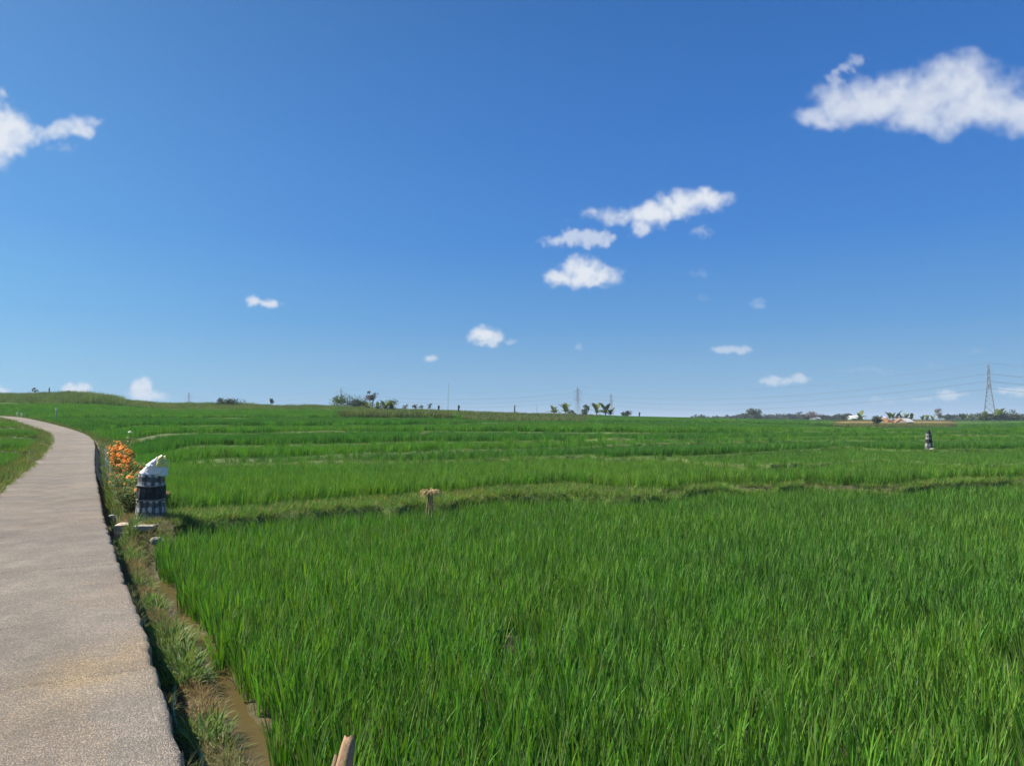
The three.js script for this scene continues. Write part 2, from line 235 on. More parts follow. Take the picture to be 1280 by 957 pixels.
function ground(x, z) {
  const p = pathAt(x, z), d = -z;
  if (p.q < -PATH_W * 0.5) {                           // left of the path
    const q = -p.q - PATH_W; if (q < 0) return p.h - 0.12;
    const field = d > 64 ? p.h - 0.1 : Math.min(leftLevel(d), p.h + 0.05), lift = sstep(0.5, 1.0, q);
    return lerp(p.h - 0.05 + 0.05 * fbm(x * 2, z * 2, 2), field, lift) + lerp(0, openLand(x, z) - field, sstep(25, 60, q) * sstep(64, 80, d));
  }
  const open = openLand(x, z);
  if (p.q <= 0.02) return p.h - 0.6;
  if (d < 46) { const low = ditchDeep(d); if (p.q < 0.95 && low > 0.02) return Math.min(open, p.h, ditchHeight(p.s, p.q, x, z)) - 0.2 * low; }   // under the ditch's own sheet
  return d > 13 && d < 46 ? lerp(p.h - 0.02, open, sstep(0.9, lerp(1.4, 3.8, sstep(16, 24, d)), p.q)) : lerp(p.h - 0.08, open, sstep(0.1, d >= 46 ? 3.0 : 1.3, p.q));
}
// the ditch between path and paddies: height by metres right of the path
function ditchHeight(s, q, x, z) {
  const d = -z, far = sstep(11.7, 12.9, d), n = (fbm(x * 5, z * 5, 3) - 0.5) * 0.09;
  const a = table([[0, -0.53], [0.12, -0.53], [0.2, -0.47], [0.27, -0.42], [0.36, -0.41], [0.42, -0.48], [0.47, -0.56], [0.62, -0.565], [0.69, -0.51], [0.8, -0.48], [1.05, -0.47]])(q);
  const b = table([[0, -0.52], [0.2, -0.52], [0.27, -0.42], [0.33, -0.2], [0.42, -0.05], [0.8, 0.0], [1.05, 0.0]])(q);
  return lerp(a, b, far) + n * (q > 0.02 ? 1 : 0) + pathAt(x, z).h;
}

// ------------------------------------------------------------------ ground sheet
const grain = dataTex(512, (i, j) => { const u = i / 512, v = j / 512, f = 0.45 * pnoise(u * 16, v * 16, 16) + 0.3 * pnoise(u * 48, v * 48, 48) + 0.25 * pnoise(u * 150, v * 150, 150), g = 0.62 + 0.5 * (f - 0.2); return [g, g * 0.98, g * 0.94]; });
const soilMat = matte({ vertexColors: true, map: grain, bumpMap: grain, bumpScale: 0.03, roughness: 0.95 });
const dryPatch = (px, d) => (px > 1040 && px < 1194 && d > 117 && d < 212) ? 1 : 0;
function soilColor(x, z, a, d, k) {
  const px = CX + F * a, n = fbm(x * 0.9, z * 0.9, 3), mud = [0.045 + 0.03 * n, 0.038 + 0.026 * n, 0.016 + 0.01 * n], turf = [0.065 + 0.05 * n, 0.125 + 0.06 * n, 0.02], straw = [0.30 + 0.12 * n, 0.22 + 0.08 * n, 0.10];
  if (dryPatch(px, d)) return [0.17 + 0.14 * n, 0.125 + 0.09 * n, 0.05];
  if (k >= NB - 2) return turf;
  const e = pick(DIST[Math.min(k + 1, NB - 1)], a), w = k < 0 ? bundWide(px) : 0.4 + 0.006 * e, on = d > e - w - 0.2 ? 1 : 0, st = fbm(x * 0.6 + 50, z * 0.6, 3) > 0.56 ? 0.6 : 0;
  const c = on ? (k < 0 ? turf.map((t, i) => lerp(t, straw[i], st * 0.2)) : turf) : mud;
  return k > 4 ? c.map((t, i) => lerp(t, turf[i], 0.6)) : c;
}
{
  const g = new GB(), rows = [], R = [0.0]; for (let r = 1.6; r < 5200; r *= r < 30 ? 1.018 : r < 320 ? 1.012 : 1.12) R.push(r);
  const turns = []; for (let t = -180; t < -50; t += 5) turns.push(t); for (let t = -50; t < 50; t += 0.22) turns.push(t); for (let t = 50; t <= 180.01; t += 5) turns.push(t);
  for (const r of R) {
    const row = [];
    for (const t of turns) { const x = Math.sin(t * Math.PI / 180) * r, z = -Math.cos(t * Math.PI / 180) * r, [a, d] = polar(x, z); row.push(g.v(x, ground(x, z), z, soilColor(x, z, a, d, bandAt(a, d)), x / 1.7, z / 1.7)); }
    rows.push(row);
  }
  for (let i = 1; i < rows.length; i++) for (let j = 1; j < turns.length; j++) g.q(rows[i - 1][j - 1], rows[i - 1][j], rows[i][j], rows[i][j - 1]);
  tag(mesh('ground', g.geo(), soilMat), 'terraced paddy land with earth bunds reaching to the horizon', 'ground', null, 'structure');
}
// ditch
{
  const g = new GB(), rows = [];
  for (let s = 2; s < 62; s += s < 26 ? 0.07 : 0.2) {
    const row = [];
    for (let q = -0.06; q <= 1.06; q += 0.04) { const [x, , z] = pathPoint(s, q), n = fbm(x * 2, z * 2, 4), f = fbm(x * 9, z * 9, 2), low = ditchDeep(-z), h = q > 1.0 ? -0.25 : 0; row.push(g.v(x, lerp(PS[clamp(Math.round(s / PSTEP), 0, 700)].y - 0.1, ditchHeight(s, Math.max(0, q), x, z), low) + h, z, n > 0.5 ? [0.085 + 0.05 * f, 0.066 + 0.04 * f, 0.03] : [0.052 + 0.03 * f, 0.045 + 0.03 * f, 0.02], x / 1.1, z / 1.1)); }
    rows.push(row);
  }
  for (let i = 1; i < rows.length; i++) for (let j = 1; j < rows[0].length; j++) g.q(rows[i - 1][j - 1], rows[i - 1][j], rows[i][j], rows[i][j - 1]);
  tag(mesh('ditch', g.geo(), soilMat), 'muddy roadside ditch between the concrete path and the rice', 'ditch', null, 'structure');
  const w = new GB(); let last = null;
  for (let s = 6; s < 21.5; s += 0.25) { const A = pathPoint(s, 0.38), B = pathPoint(s, 0.78), y = -0.508; const p = [w.v(A[0], y, A[2], null, A[0], A[2]), w.v(B[0], y, B[2], null, B[0], B[2])]; if (last) w.q(last[0], last[1], p[1], p[0]); last = p; }
  const ripple = dataTex(256, (i, j) => { const u = i / 256, v = j / 256, f = 0.6 * pnoise(u * 8, v * 8, 8) + 0.4 * pnoise(u * 24, v * 24, 24); return [f, f, f]; });
  tag(mesh('ditch_water', w.geo(), new THREE.MeshPhysicalMaterial({ color: lin(0.085, 0.062, 0.022), specularIntensity: 0.5, roughness: 0.3, bumpMap: ripple, bumpScale: 0.004, side: THREE.DoubleSide })), 'shallow brown muddy water standing in the ditch', 'water', null, 'structure');
}

// ------------------------------------------------------------------ concrete path
{
  const N = 1024, cells = 150, pts = []; const r = rngOf(11);
  for (let k = 0; k < cells * cells; k++) pts.push([r(), r(), r(), r()]);
  const col = [], hgt = new Float32Array(N * N);
  const tone = new Float32Array(N * N * 3);
  for (let j = 0; j < N; j++) for (let i = 0; i < N; i++) {
    const u = i / N * cells, v = j / N * cells, ci = Math.floor(u), cj = Math.floor(v); let b = 9, bp = null;
    for (let y = -1; y <= 1; y++) for (let x = -1; x <= 1; x++) { const p = pts[((cj + y + cells) % cells) * cells + (ci + x + cells) % cells], d = Math.hypot(ci + x + p[0] - u, (cj + y + p[1] - v)) / (0.45 + 0.75 * p[2]); if (d < b) { b = d; bp = p; } }
    const U = i / N, V = j / N, low = 0.5 * pnoise(U * 6, V * 6, 6) + 0.3 * pnoise(U * 18, V * 18, 18) + 0.2 * pnoise(U * 60, V * 60, 60), fine = pnoise(U * 340, V * 340, 340);
    const stone = 1 - sstep(0.35, 0.6, b), bare = sstep(0.25, 0.55, low + 0.2 * fine), st = stone * lerp(0.35, 1, bare);
    const paste = 0.60 + 0.22 * (low - 0.5) + 0.24 * (fine - 0.5), sv = 0.43 + 0.46 * bp[3];
    const val = lerp(paste - 0.10 * sstep(0.5, 0.75, b) * bare, sv, st * 0.72), o = (j * N + i) * 3, warm = (bp[2] - 0.5) * 0.12 * st;
    tone[o] = val * (1.03 + warm); tone[o + 1] = val * 0.985; tone[o + 2] = val * (0.925 - warm); hgt[j * N + i] = 0.35 * low + 0.45 * st * (1 - b) + 0.2 * fine;
  }
  const map = dataTex(N, (i, j) => { const o = (j * N + i) * 3; return [tone[o], tone[o + 1], tone[o + 2]]; }, true), bump = dataTex(N, (i, j) => { const h = hgt[j * N + i]; return [h, h, h]; });
  const mat = matte({ map, bumpMap: bump, bumpScale: 0.013, vertexColors: true, roughness: 0.95 });
  const g = new GB(), rows = [], Q = [];
  for (let k = 0; k <= 44; k++) Q.push(-PATH_W * k / 44);
  const stain = (x, z, cx, cz, rx, rz) => Math.exp(-(((x - cx) / rx) ** 2 + ((z - cz) / rz) ** 2));
  const [sx, sd] = onLevel(118, 835, 0);
  for (let s = 0; s < PSTEP * 699; s += s < 20 ? 0.03 : s < 26 ? 0.06 : s < 45 ? 0.14 : 0.35) {
    const row = [], er = (fbm(s * 0.7, 3.3, 3) - 0.5) * 0.035 + (fbm(s * 3.1, 5.5, 3) - 0.5) * 0.03 + (fbm(s * 6, 7.7, 3) - 0.5) * 0.026 - 0.022 * sstep(0.52, 0.75, fbm(s * 2.7, 51, 3)), el = (fbm(s * 1.3, 9.1, 4) - 0.5) * 0.3 + (fbm(s * 9, 4.4, 2) - 0.5) * 0.08, r0 = [0, 0, 0];
    const put = (q, y, kk) => {
      const [x, h, z] = pathPoint(s, q, y), n = fbm(x * 0.55, z * 0.55, 4), m = fbm(x * 2.3 + 20, z * 2.3, 4), t = 0.585 + 0.3 * (n - 0.5) + 0.2 * (m - 0.5), o = stain(x, z, sx, -sd, 0.42, 0.7) * (0.35 + 1.1 * fbm(x * 6, z * 6, 3)), w = fbm(x * 0.8 + 70, z * 0.8, 3) > 0.55 ? 0.04 : 0;
      row.push(g.v(x, h, z, [t * (1.0 + 0.20 * o + w), t * (0.965 + 0.08 * o), t * (0.89 - 0.14 * o - w)], s / 1.5, q / 1.5 + (kk ? y / 1.5 : 0)));
    };
    put(er * 0.5 + 0.01, -0.62, 1); put(er * 0.7 + 0.015 + 0.03 * fbm(s * 5, 1.1, 2), -0.3, 1); put(er + 0.012 * fbm(s * 20, 0.1, 2), -0.045, 1); put(er - 0.012, -0.006);
    for (const q of Q.slice(1, -1)) { const [x, , z] = pathPoint(s, q); put(q + er * Math.max(0, 1 + q / 0.3) + el * Math.max(0, 1 - (q + PATH_W) / 0.4) * -1 * 0, (fbm(x * 1.7, z * 1.7, 3) - 0.5) * 0.014 - (Math.abs((s % 4.4) - 2.2 + 0.02 * fbm(q * 9, s, 2)) < 0.022 ? 0.012 : 0) + (fbm(x * 11, z * 11, 2) - 0.5) * 0.007); }
    put(-PATH_W + el, -0.01); put(-PATH_W + el - 0.02, -0.2, 1);
    rows.push(row);
  }
  for (let i = 1; i < rows.length; i++) for (let j = 1; j < rows[0].length; j++) g.q(rows[i - 1][j - 1], rows[i][j - 1], rows[i][j], rows[i - 1][j]);
  tag(mesh('path', g.geo(), mat), 'worn grey brown concrete path with a ragged edge curving uphill', 'path', null, 'structure');
}

// ------------------------------------------------------------------ rice and grasses
function tuft(seed, o) {
  const r = rngOf(seed), g = new GB();
  for (let k = 0; k < o.n; k++) {
    const a = r() * 6.283, rad = Math.sqrt(r()) * o.spread, len = lerp(o.h[0], o.h[1], r()), c = r() < (o.oddShare ?? 0) ? vary(r, o.odd, 0.25) : vary(r, o.color, o.tone ?? 0.28, 0.14);
    g.blade(Math.cos(a) * rad, o.y ?? -0.02, Math.sin(a) * rad, a + (r() - 0.5) * 2.2, len, o.w * (0.7 + 0.6 * r()), (o.bend ?? 0.5) * (0.2 + 1.3 * r() * r()), (o.lean ?? 0.22) * r(), o.segs, c);
  }
  return g.geo();
}
const GREEN = [0.102, 0.252, 0.013], PALE = [0.135, 0.25, 0.034], DRY = [0.36, 0.27, 0.12];
const V = 5, variants = (f) => Array.from({ length: V }, (_, k) => f(k));
const T_near = variants((k) => tuft(100 + k, { n: 27, h: [0.20, 0.46], spread: 0.06, w: 0.0115, segs: 5, color: GREEN, odd: [0.26, 0.29, 0.07], oddShare: 0.07, tone: 0.42, bend: 0.62, lean: 0.24 }));
const T_mid = variants((k) => tuft(200 + k, { n: 34, h: [0.30, 0.46], spread: 0.10, w: 0.0125, segs: 3, color: GREEN, odd: [0.18, 0.22, 0.05], oddShare: 0.04, bend: 0.5, lean: 0.28 }));
const T_far = variants((k) => tuft(300 + k, { n: 66, h: [0.31, 0.45], spread: 0.22, w: 0.019, segs: 2, color: GREEN, bend: 0.45, lean: 0.25 }));
const T_wide = variants((k) => tuft(400 + k, { n: 120, h: [0.32, 0.45], spread: 0.42, w: 0.029, segs: 2, color: GREEN, bend: 0.4, lean: 0.25 }));
const T_turf = variants((k) => tuft(500 + k, { n: 26, h: [0.06, 0.2], spread: 0.12, w: 0.008, segs: 3, color: PALE, odd: DRY, oddShare: 0.05, bend: 1.3, lean: 0.7 }));
const T_verge = variants((k) => tuft(520 + k, { n: 24, h: [0.08, 0.24], spread: 0.14, w: 0.010, segs: 3, color: [0.14, 0.22, 0.035], odd: DRY, oddShare: 0.12, bend: 1.1, lean: 0.6 }));
const T_wild = variants((k) => tuft(600 + k, { n: 90, h: [0.3, 0.9], spread: 0.55, w: 0.025, segs: 3, color: [0.15, 0.205, 0.038], odd: [0.30, 0.27, 0.10], oddShare: 0.2, bend: 0.9, lean: 0.4 }));
const T_dry = variants((k) => tuft(700 + k, { n: 60, h: [0.3, 0.85], spread: 0.5, w: 0.032, segs: 3, color: [0.18, 0.205, 0.055], odd: [0.08, 0.125, 0.03], oddShare: 0.4, bend: 1.3, lean: 0.5 }));
const T_weed = variants((k) => tuft(800 + k, { n: 22, h: [0.08, 0.24], spread: 0.06, w: 0.006, segs: 4, color: [0.165, 0.20, 0.05], odd: [0.31, 0.26, 0.115], oddShare: 0.42, bend: 1.7, lean: 0.9 }));
const T_fresh = variants((k) => tuft(820 + k, { n: 20, h: [0.08, 0.22], spread: 0.07, w: 0.010, segs: 4, color: [0.15, 0.26, 0.05], odd: [0.4, 0.36, 0.2], oddShare: 0.1, bend: 1.6, lean: 0.7 }));
const T_straw = variants((k) => tuft(840 + k, { n: 26, h: [0.07, 0.2], spread: 0.09, w: 0.007, segs: 3, color: [0.34, 0.26, 0.10], odd: [0.22, 0.15, 0.06], oddShare: 0.3, bend: 1.9, lean: 1.4 }));
const dummy = new THREE.Object3D(), tint = new THREE.Color();
class Sward {                                         // places of tufts, by variant, that become one stuff object
  constructor(shapes) { this.shapes = shapes; this.at = shapes.map(() => []); }
  add(x, y, z, s, turn, k, cr, cg, cb, tilt = 0, sy = 1) { this.at[k % this.shapes.length].push([x, y, z, s, turn, cr, cg, cb, tilt, sy]); }
  get count() { return this.at.reduce((t, a) => t + a.length, 0); }
  into(group, name, material) {
    this.at.forEach((list, k) => {
      if (!list.length) return;
      const im = new THREE.InstancedMesh(this.shapes[k], material, list.length); im.name = name; im.castShadow = im.receiveShadow = true;
      list.forEach(([x, y, z, s, t, cr, cg, cb, tilt, sy], i) => { dummy.position.set(x, y, z); dummy.rotation.set(tilt * Math.cos(t * 7), t, tilt * Math.sin(t * 7)); dummy.scale.set(s, s * sy, s); dummy.updateMatrix(); im.setMatrixAt(i, dummy.matrix); im.setColorAt(i, tint.setRGB(cr, cg, cb)); });
      im.userData.kind = 'stuff'; group.add(im);
    });
  }
}
const riceTone = (x, z, r) => { const n = fbm(x * 0.35, z * 0.35, 3) - 0.5, f = fbm(x * 1.7 + 9, z * 1.7, 2) - 0.5, k = 1.04 + 0.2 * n + 0.4 * f + (r() - 0.5) * 0.36; return [k * (1 + 0.3 * n + 0.24 * (r() - 0.5)), k, k * (1 - 0.2 * n)]; };
const wildLand = (px, k, d, a) => {
  if (dryPatch(px, d)) return 'bare';
  if (k >= NB - 2 && px < 590) return 'wild';
  if (k >= 7 && px >= 575 && px < 730 + (d - 90) * 0.3) return 'dry';
  if (k === 7 && px > 425 && px < 560 && d < pick(DIST[7], a) + 4) return 'hedge';
  if (k >= NB - 1 && px < 700) return 'wild';
  return 'rice';
};
const riceLabels = ['tall green rice filling the large paddy beside the ditch and concrete path', 'green rice in the second terrace, just behind the broad bund with the straw bundle', 'narrow sliver of rice where two bunds converge by the checked shrine', 'green rice in the narrow curving third terrace', 'rice in the terrace behind the third curving bund', 'rice in the terrace with the bare reddish bund corner', 'rice terrace above the bare reddish bund corner', 'rice terrace just below the dry grass bank', 'high rice terrace next to the wild grass hill crest', 'distant rice reaching the tree line'];
const CROP = [1, 1.04, 0.97, 0.9, 1.08, 0.9, 1.06, 0.93, 1.05, 1];      // crops of different age
{
  const r = rngOf(5);
  const SW = riceLabels.map((_, k) => new Sward(k === 0 ? T_near : k <= 3 ? T_mid : k <= 5 ? T_far : T_wide)), wild = new Sward(T_wild), dry = new Sward(T_dry);
  const scatter = (d0, d1, step, fn) => { for (let d = d0; d < d1; d += step) for (let x = -d * 0.8 - 1; x < d * 0.8 + 1; x += step) fn(x + (r() - 0.5) * step * 0.95, -(d + (r() - 0.5) * step * 0.95)); };
  const plant = (x, z, ok) => {
    const [a, d] = polar(x, z); if (a < -0.80 || a > 0.80) return;
    const k = bandAt(a, d), n = Math.min(k + 1, riceLabels.length - 1); if (!ok(k, d)) return;
    const px = CX + F * a, p = pathAt(x, z);
    if (p.q < (d < 13 ? 0.67 + 0.05 * Math.sin(z * 3) - 0.05 * sstep(7, 11, d) : d < 46 ? 1.05 : 0.6) && p.along < 4) return;
    if (p.q < -PATH_W) return;
    const w = wildLand(px, k, d, a), tone = riceTone(x, z, r), shift = CROP[k + 1] ?? 1; tone[0] *= shift * shift * (k >= 2 ? 0.86 : 1); tone[1] *= shift;
    if (w === 'bare') { if (r() < 0.8) dry.add(x, ground(x, z), z, 0.5 + 0.3 * r(), r() * 6.3, Math.floor(r() * V), tone[0] * 1.15, tone[1], tone[2]); return; }
    if (w === 'wild' || w === 'dry' || w === 'hedge') { const S = w === 'wild' ? wild : dry, s = w === 'hedge' ? 1.2 : (px > 150 ? 0.62 : 1) * (0.35 + 1.3 * fbm(x * 0.12, z * 0.12, 3) * (0.7 + 0.6 * r())) + (px > 70 && px < 148 && k >= NB - 2 ? 0.25 * sstep(70, 85, px) * (1 - sstep(135, 148, px)) : 0); if (r() < (w === 'hedge' ? 1 : 0.6)) S.add(x, ground(x, z), z, s, r() * 6.3, Math.floor(r() * V), ...tone); return; }
    if (k < NB - 1) { const e = pick(DIST[k + 1], a), bw = k < 0 ? bundWide(px) : 0.4 + 0.006 * e; if (d > e - bw + (k < 0 ? 0.06 : -0.05)) return; }
    if (k >= 0 && d < pick(DIST[k], a) + 0.3) return;
    if (k < 0 && fbm(x * 1.9 + 3, z * 1.9, 3) < 0.245 && d < 9) return;
    if (k < 0 && Math.hypot((x + 0.855) / 1.0, (z + 3.75) / 1.7) < 0.2) return;
    const s = k < 0 ? (0.92 + 0.16 * r()) * (0.93 + 0.2 * fbm(x * 0.5, z * 0.5, 2)) : 0.96 + 0.08 * r();
    SW[n].add(x, k < 0 ? P1 : ground(x, z), z, s, r() * 6.3, Math.floor(r() * V), ...tone, 0.14 * r());
  };
  scatter(2.4, 25, 0.158, (x, z) => plant(x, z, (k) => k < 0));
  scatter(12, 52, 0.215, (x, z) => plant(x, z, (k) => k >= 0 && k <= 2));
  scatter(26, 80, 0.34, (x, z) => plant(x, z, (k) => k >= 3 && k <= 4));
  scatter(44, 150, 0.56, (x, z) => plant(x, z, (k) => k >= 5 && k <= 7));
  scatter(88, 130, 0.8, (x, z) => plant(x, z, (k, d) => k >= 8 && wildLand(CX + F * polar(x, z)[0], k, d, polar(x, z)[0]) !== 'rice' && d < pick(DIST[NB - 1], polar(x, z)[0]) + 6));
  scatter(88, 300, 0.9, (x, z) => plant(x, z, (k, d) => k >= 8 && d < pick(DIST[NB - 1], polar(x, z)[0]) + 12));
  SW.forEach((S, k) => { if (!S.count) return; const g = new THREE.Group(); g.name = numbered('rice_crop'); scene.add(g); tag(g, riceLabels[k], 'rice', 'terraces of rice', 'stuff'); S.into(g, 'rice_tufts', M.rice); });
  let g = new THREE.Group(); g.name = numbered('wild_grass'); scene.add(g); tag(g, 'rank yellow green wild grass along the crest of the hill', 'grass', null, 'stuff'); wild.into(g, 'grass_tufts', M.grass);
  g = new THREE.Group(); g.name = numbered('dry_grass'); scene.add(g); tag(g, 'dry tawny grass on the bank below the banana plants and shrubs', 'grass', null, 'stuff'); dry.into(g, 'grass_tufts', M.grass);
  // paddies on the other side of the path
  const left = new Sward(T_mid);
  for (let d = 12; d < 75; d += 0.24) for (let x = -d * 0.82; x < -d * 0.5; x += 0.24) {
    const X = x + (r() - 0.5) * 0.22, Z = -(d + (r() - 0.5) * 0.22), p = pathAt(X, Z); if (p.q > -PATH_W - 0.95 || p.q < -16) continue;
    const dd = -Z; if ((dd > 35.2 && dd < 36.7) || (dd > 45.3 && dd < 46.7) || (dd > 55.2 && dd < 56.9) || dd > 66) { if (dd < 66) for (let m = 0; m < 3; m++) left.add(X + 0.1 * m, ground(X, Z), Z, 0.3 + 0.2 * r(), r() * 6.3, Math.floor(r() * V), 1.9, 1.35, 1.5, 0.6 * r()); continue; }
    left.add(X, ground(X, Z), Z, 0.9 + 0.2 * r(), r() * 6.3, Math.floor(r() * V), ...riceTone(X, Z, r), 0.12 * r());
  }
  g = new THREE.Group(); g.name = numbered('rice_crop'); scene.add(g); tag(g, 'stepped patch of rice on the inner side of the path bend', 'rice', 'terraces of rice', 'stuff'); left.into(g, 'rice_tufts', M.rice);
}
// turf on the bunds and verges, weeds in the ditch
{
  const r = rngOf(77), turf = new Sward(T_turf), verge = new Sward(T_verge), weed = new Sward(T_weed), fresh = new Sward(T_fresh), straw = new Sward(T_straw);
  for (let b = 0; b < 7; b++) for (let k = 0; k < NA - 1; k++) {
    const a0 = lerp(A0, A1, k / (NA - 1)); if (a0 < -0.78 || a0 > 0.78) continue;
    const e = DIST[b][k], wide = b === 0 ? bundWide(CX + F * a0) : 0.4 + 0.006 * e, n = (b === 0 ? 110 : b < 3 ? 60 : 22) * wide * e * (A1 - A0) / (NA - 1) * (b === 0 ? 1 : 1.2);
    for (let m = 0; m < n + r(); m++) {
      const a = a0 + r() * (A1 - A0) / (NA - 1), d = e - wide * r() * 1.08 + 0.12, x = a * d, z = -d, p = pathAt(x, z);
      if (p.q < (d < 46 ? 1.0 : 0.4) || dryPatch(CX + F * a, d)) continue;
      const t = 0.8 + 0.5 * fbm(x * 0.7, z * 0.7, 3), y = fbm(x * 0.45 + 31, z * 0.45, 3) > 0.66 ? 1.2 : 1;
      turf.add(x, ground(x, z) - 0.01, z, (b > 2 ? 0.45 + 0.25 * r() : b > 0 ? 0.3 + 0.3 * r() : 0.6 + 0.6 * r()), r() * 6.3, Math.floor(r() * V), t * y * (b ? 0.8 : 1), t * (b ? 0.92 : 1), t * 0.9, 0.3 * r());
    }
  }
  for (let s = 8; s < 95; s += 0.05) for (let m = 0; m < (s < 40 ? 1.6 : 0.8); m++) {        // verge left of the path
    const q = -PATH_W + 0.08 - r() * 1.15 - 0.2 * fbm(s * 0.5, 2, 2), [x, h, z] = pathPoint(s, q); if (x < z * 0.9) continue;
    const t = 0.85 + 0.5 * fbm(x, z, 2); verge.add(x, ground(x, z), z, 0.7 + 0.8 * r(), r() * 6.3, Math.floor(r() * V), t * 1.1, t, t, 0.3 * r());
  }
  for (let s = 14; s < 108; s += 0.03) for (let m = 0; m < 1; m++) {                           // bank right of the path
    const [x0, , z0] = pathPoint(s, 0), d = -z0; if (d < 11.6) continue;
    const q = d < 14.2 ? 0.62 + r() * 0.7 : d < 44 ? 0.26 + r() * (d > 24 ? 1.7 : 1.0) : 0.05 + r() * 0.9, [x, h, z] = pathPoint(s, q); const y = q < 1.05 && d < 44 ? ditchHeight(s, q, x, z) : ground(x, z);
    if (d < 13.6 && r() < 0.45) continue; const t = 0.85 + 0.5 * fbm(x, z, 2); verge.add(x, y - 0.01, z, (d < 14 ? 0.35 : 0.7) + (d < 14 ? 0.4 : 0.9) * r(), r() * 6.3, Math.floor(r() * V), t, t, t, 0.3 * r());
  }
  for (let s = 6; s < 27; s += 0.012) {                                                      // ditch
    const d = -pathPoint(s, 0.3)[2]; if (d > 14.5 || d < 1.5) continue;
    const q = 0.17 + r() * 0.28 + (r() < 0.12 ? 0.25 * r() : 0), [x, , z] = pathPoint(s, q), y = ditchHeight(s, q, x, z), f = fbm(x * 1.3 + 4, z * 1.3, 3), st = fbm(x * 1.7 + 14, z * 1.7 + 3, 3);
    const S = st > 0.56 ? straw : f > 0.60 ? fresh : weed, t = 0.75 + 0.5 * r(); if (y < -0.53) continue;
    S.add(x, y, z, (0.4 + 0.5 * r()) * (S === fresh ? 1.25 : 1), r() * 6.3, Math.floor(r() * V), t, t, t, 0.5 * r());
  }
  for (let s = 6; s < 24; s += 0.05) { const q = r() < 0.5 ? 0.03 + 0.1 * r() : 0.66 + 0.12 * r(), [x, , z] = pathPoint(s, q); if (-z > 13.5) continue; const t = 0.8 + 0.4 * r(); weed.add(x, ditchHeight(s, q, x, z), z, 0.35 + 0.5 * r(), r() * 6.3, Math.floor(r() * V), t, t, t, 0.5); }
  for (let s = 10; s < 24; s += 0.16) { if (fbm(s * 1.4, 8, 2) < 0.6) continue; const q = 0.0 + 0.05 * r(), [x, h, z] = pathPoint(s, q, -0.07 - 0.06 * r()), t = 0.8 + 0.4 * r(); weed.add(x, h, z, 0.3 + 0.4 * r(), r() * 6.3, Math.floor(r() * V), t * 0.9, t, t, 0.7 * r()); }
  for (let m = 0; m < 420; m++) { const s = 21.5 + 3.6 * r(), q = 0.42 + 0.9 * r(), [x, , z] = pathPoint(s, q), y = q < 1.02 ? ditchHeight(s, q, x, z) : ground(x, z), t = 0.8 + 0.4 * r(); if (-z < 11.3 || -z > 14.4 || y < -0.5) continue; (r() < 0.45 ? weed : r() < 0.6 ? verge : straw).add(x, y - 0.01, z, 0.35 + 0.35 * r(), r() * 6.3, Math.floor(r() * V), t, t, t, 0.5 * r()); }
  for (const [cx, cy, n] of [[212, 822, 46], [222, 806, 30], [236, 838, 16], [160, 690, 14]]) for (let m = 0; m < n; m++) { const [x, d] = onLevel(cx + (r() - 0.5) * 34, cy + (r() - 0.5) * 36, -0.4), p = pathAt(x, -d); if (p.q < 0.12 || p.q > 0.6) continue; fresh.add(x, ditchHeight(p.s, p.q, x, -d), -d, 0.8 + 0.7 * r(), r() * 6.3, Math.floor(r() * V), 0.9 + 0.3 * r(), 1, 1, 0.5 * r()); }
  for (const [S, name, label, mat] of [[turf, 'bund_grass', 'short yellow green grass on the earth bunds between terraces', M.grass], [verge, 'verge_grass', 'low bright grass on the verges of the concrete path', M.grass], [weed, 'ditch_weeds', 'tangled half dry weeds along the ditch bottom', M.grass], [fresh, 'ditch_grass', 'fresh green broad grass tufts in the ditch', M.grass], [straw, 'straw_litter', 'yellow straw litter lying in the ditch', M.grass]]) {
    const g = new THREE.Group(); g.name = numbered(name); scene.add(g); tag(g, label, name === 'ditch_weeds' ? 'weeds' : name === 'straw_litter' ? 'straw' : 'grass', null, 'stuff'); S.into(g, 'tufts', mat);
  }
}
// ------------------------------------------------------------------ things
const spot = (px, d) => { const x = (px - CX) / F * d; return [x, ground(x, -d), -d]; };
const topAt = (py, d) => EYE + ray(CX, py)[1] * d;      // height of a photo row at that distance
const R0 = rngOf(2024);

// --- posts wrapped in cloth
function wrapped(seed, H, r0, r1, y0, y1, tone, opt = {}) {
  const g = new GB(), NS = 150, NR = 44, rows = [], r = rngOf(seed), lobes = Array.from({ length: 13 }, () => [r() * 6.28, 0.4 + r()]);
  for (let j = 0; j <= NR; j++) {
    const t = j / NR, y = lerp(y0, y1, t), rad = lerp(r0, r1, t), row = [];
    for (let i = 0; i <= NS; i++) {
      const a = i / NS * 2 * Math.PI; let fold = 0; for (let k = 0; k < 13; k++) fold += Math.sin(a * (5 + k) + lobes[k][0] + t * lobes[k][1]) * 0.35;
      const R = rad * (1 + (opt.fold ?? 0.03) * fold * (1 - 0.5 * t)) + (opt.flare ?? 0) * (1 - t) ** 3;
      row.push(g.v(Math.cos(a) * R, y + (j === 0 ? 0.02 * fold : 0), Math.sin(a) * R, tone(a, t, fold), i / 12, y / 0.3));
    }
    rows.push(row);
  }
  for (let j = 1; j <= NR; j++) for (let i = 1; i <= NS; i++) g.q(rows[j - 1][i - 1], rows[j][i - 1], rows[j][i], rows[j - 1][i]);
  return g.geo();
}
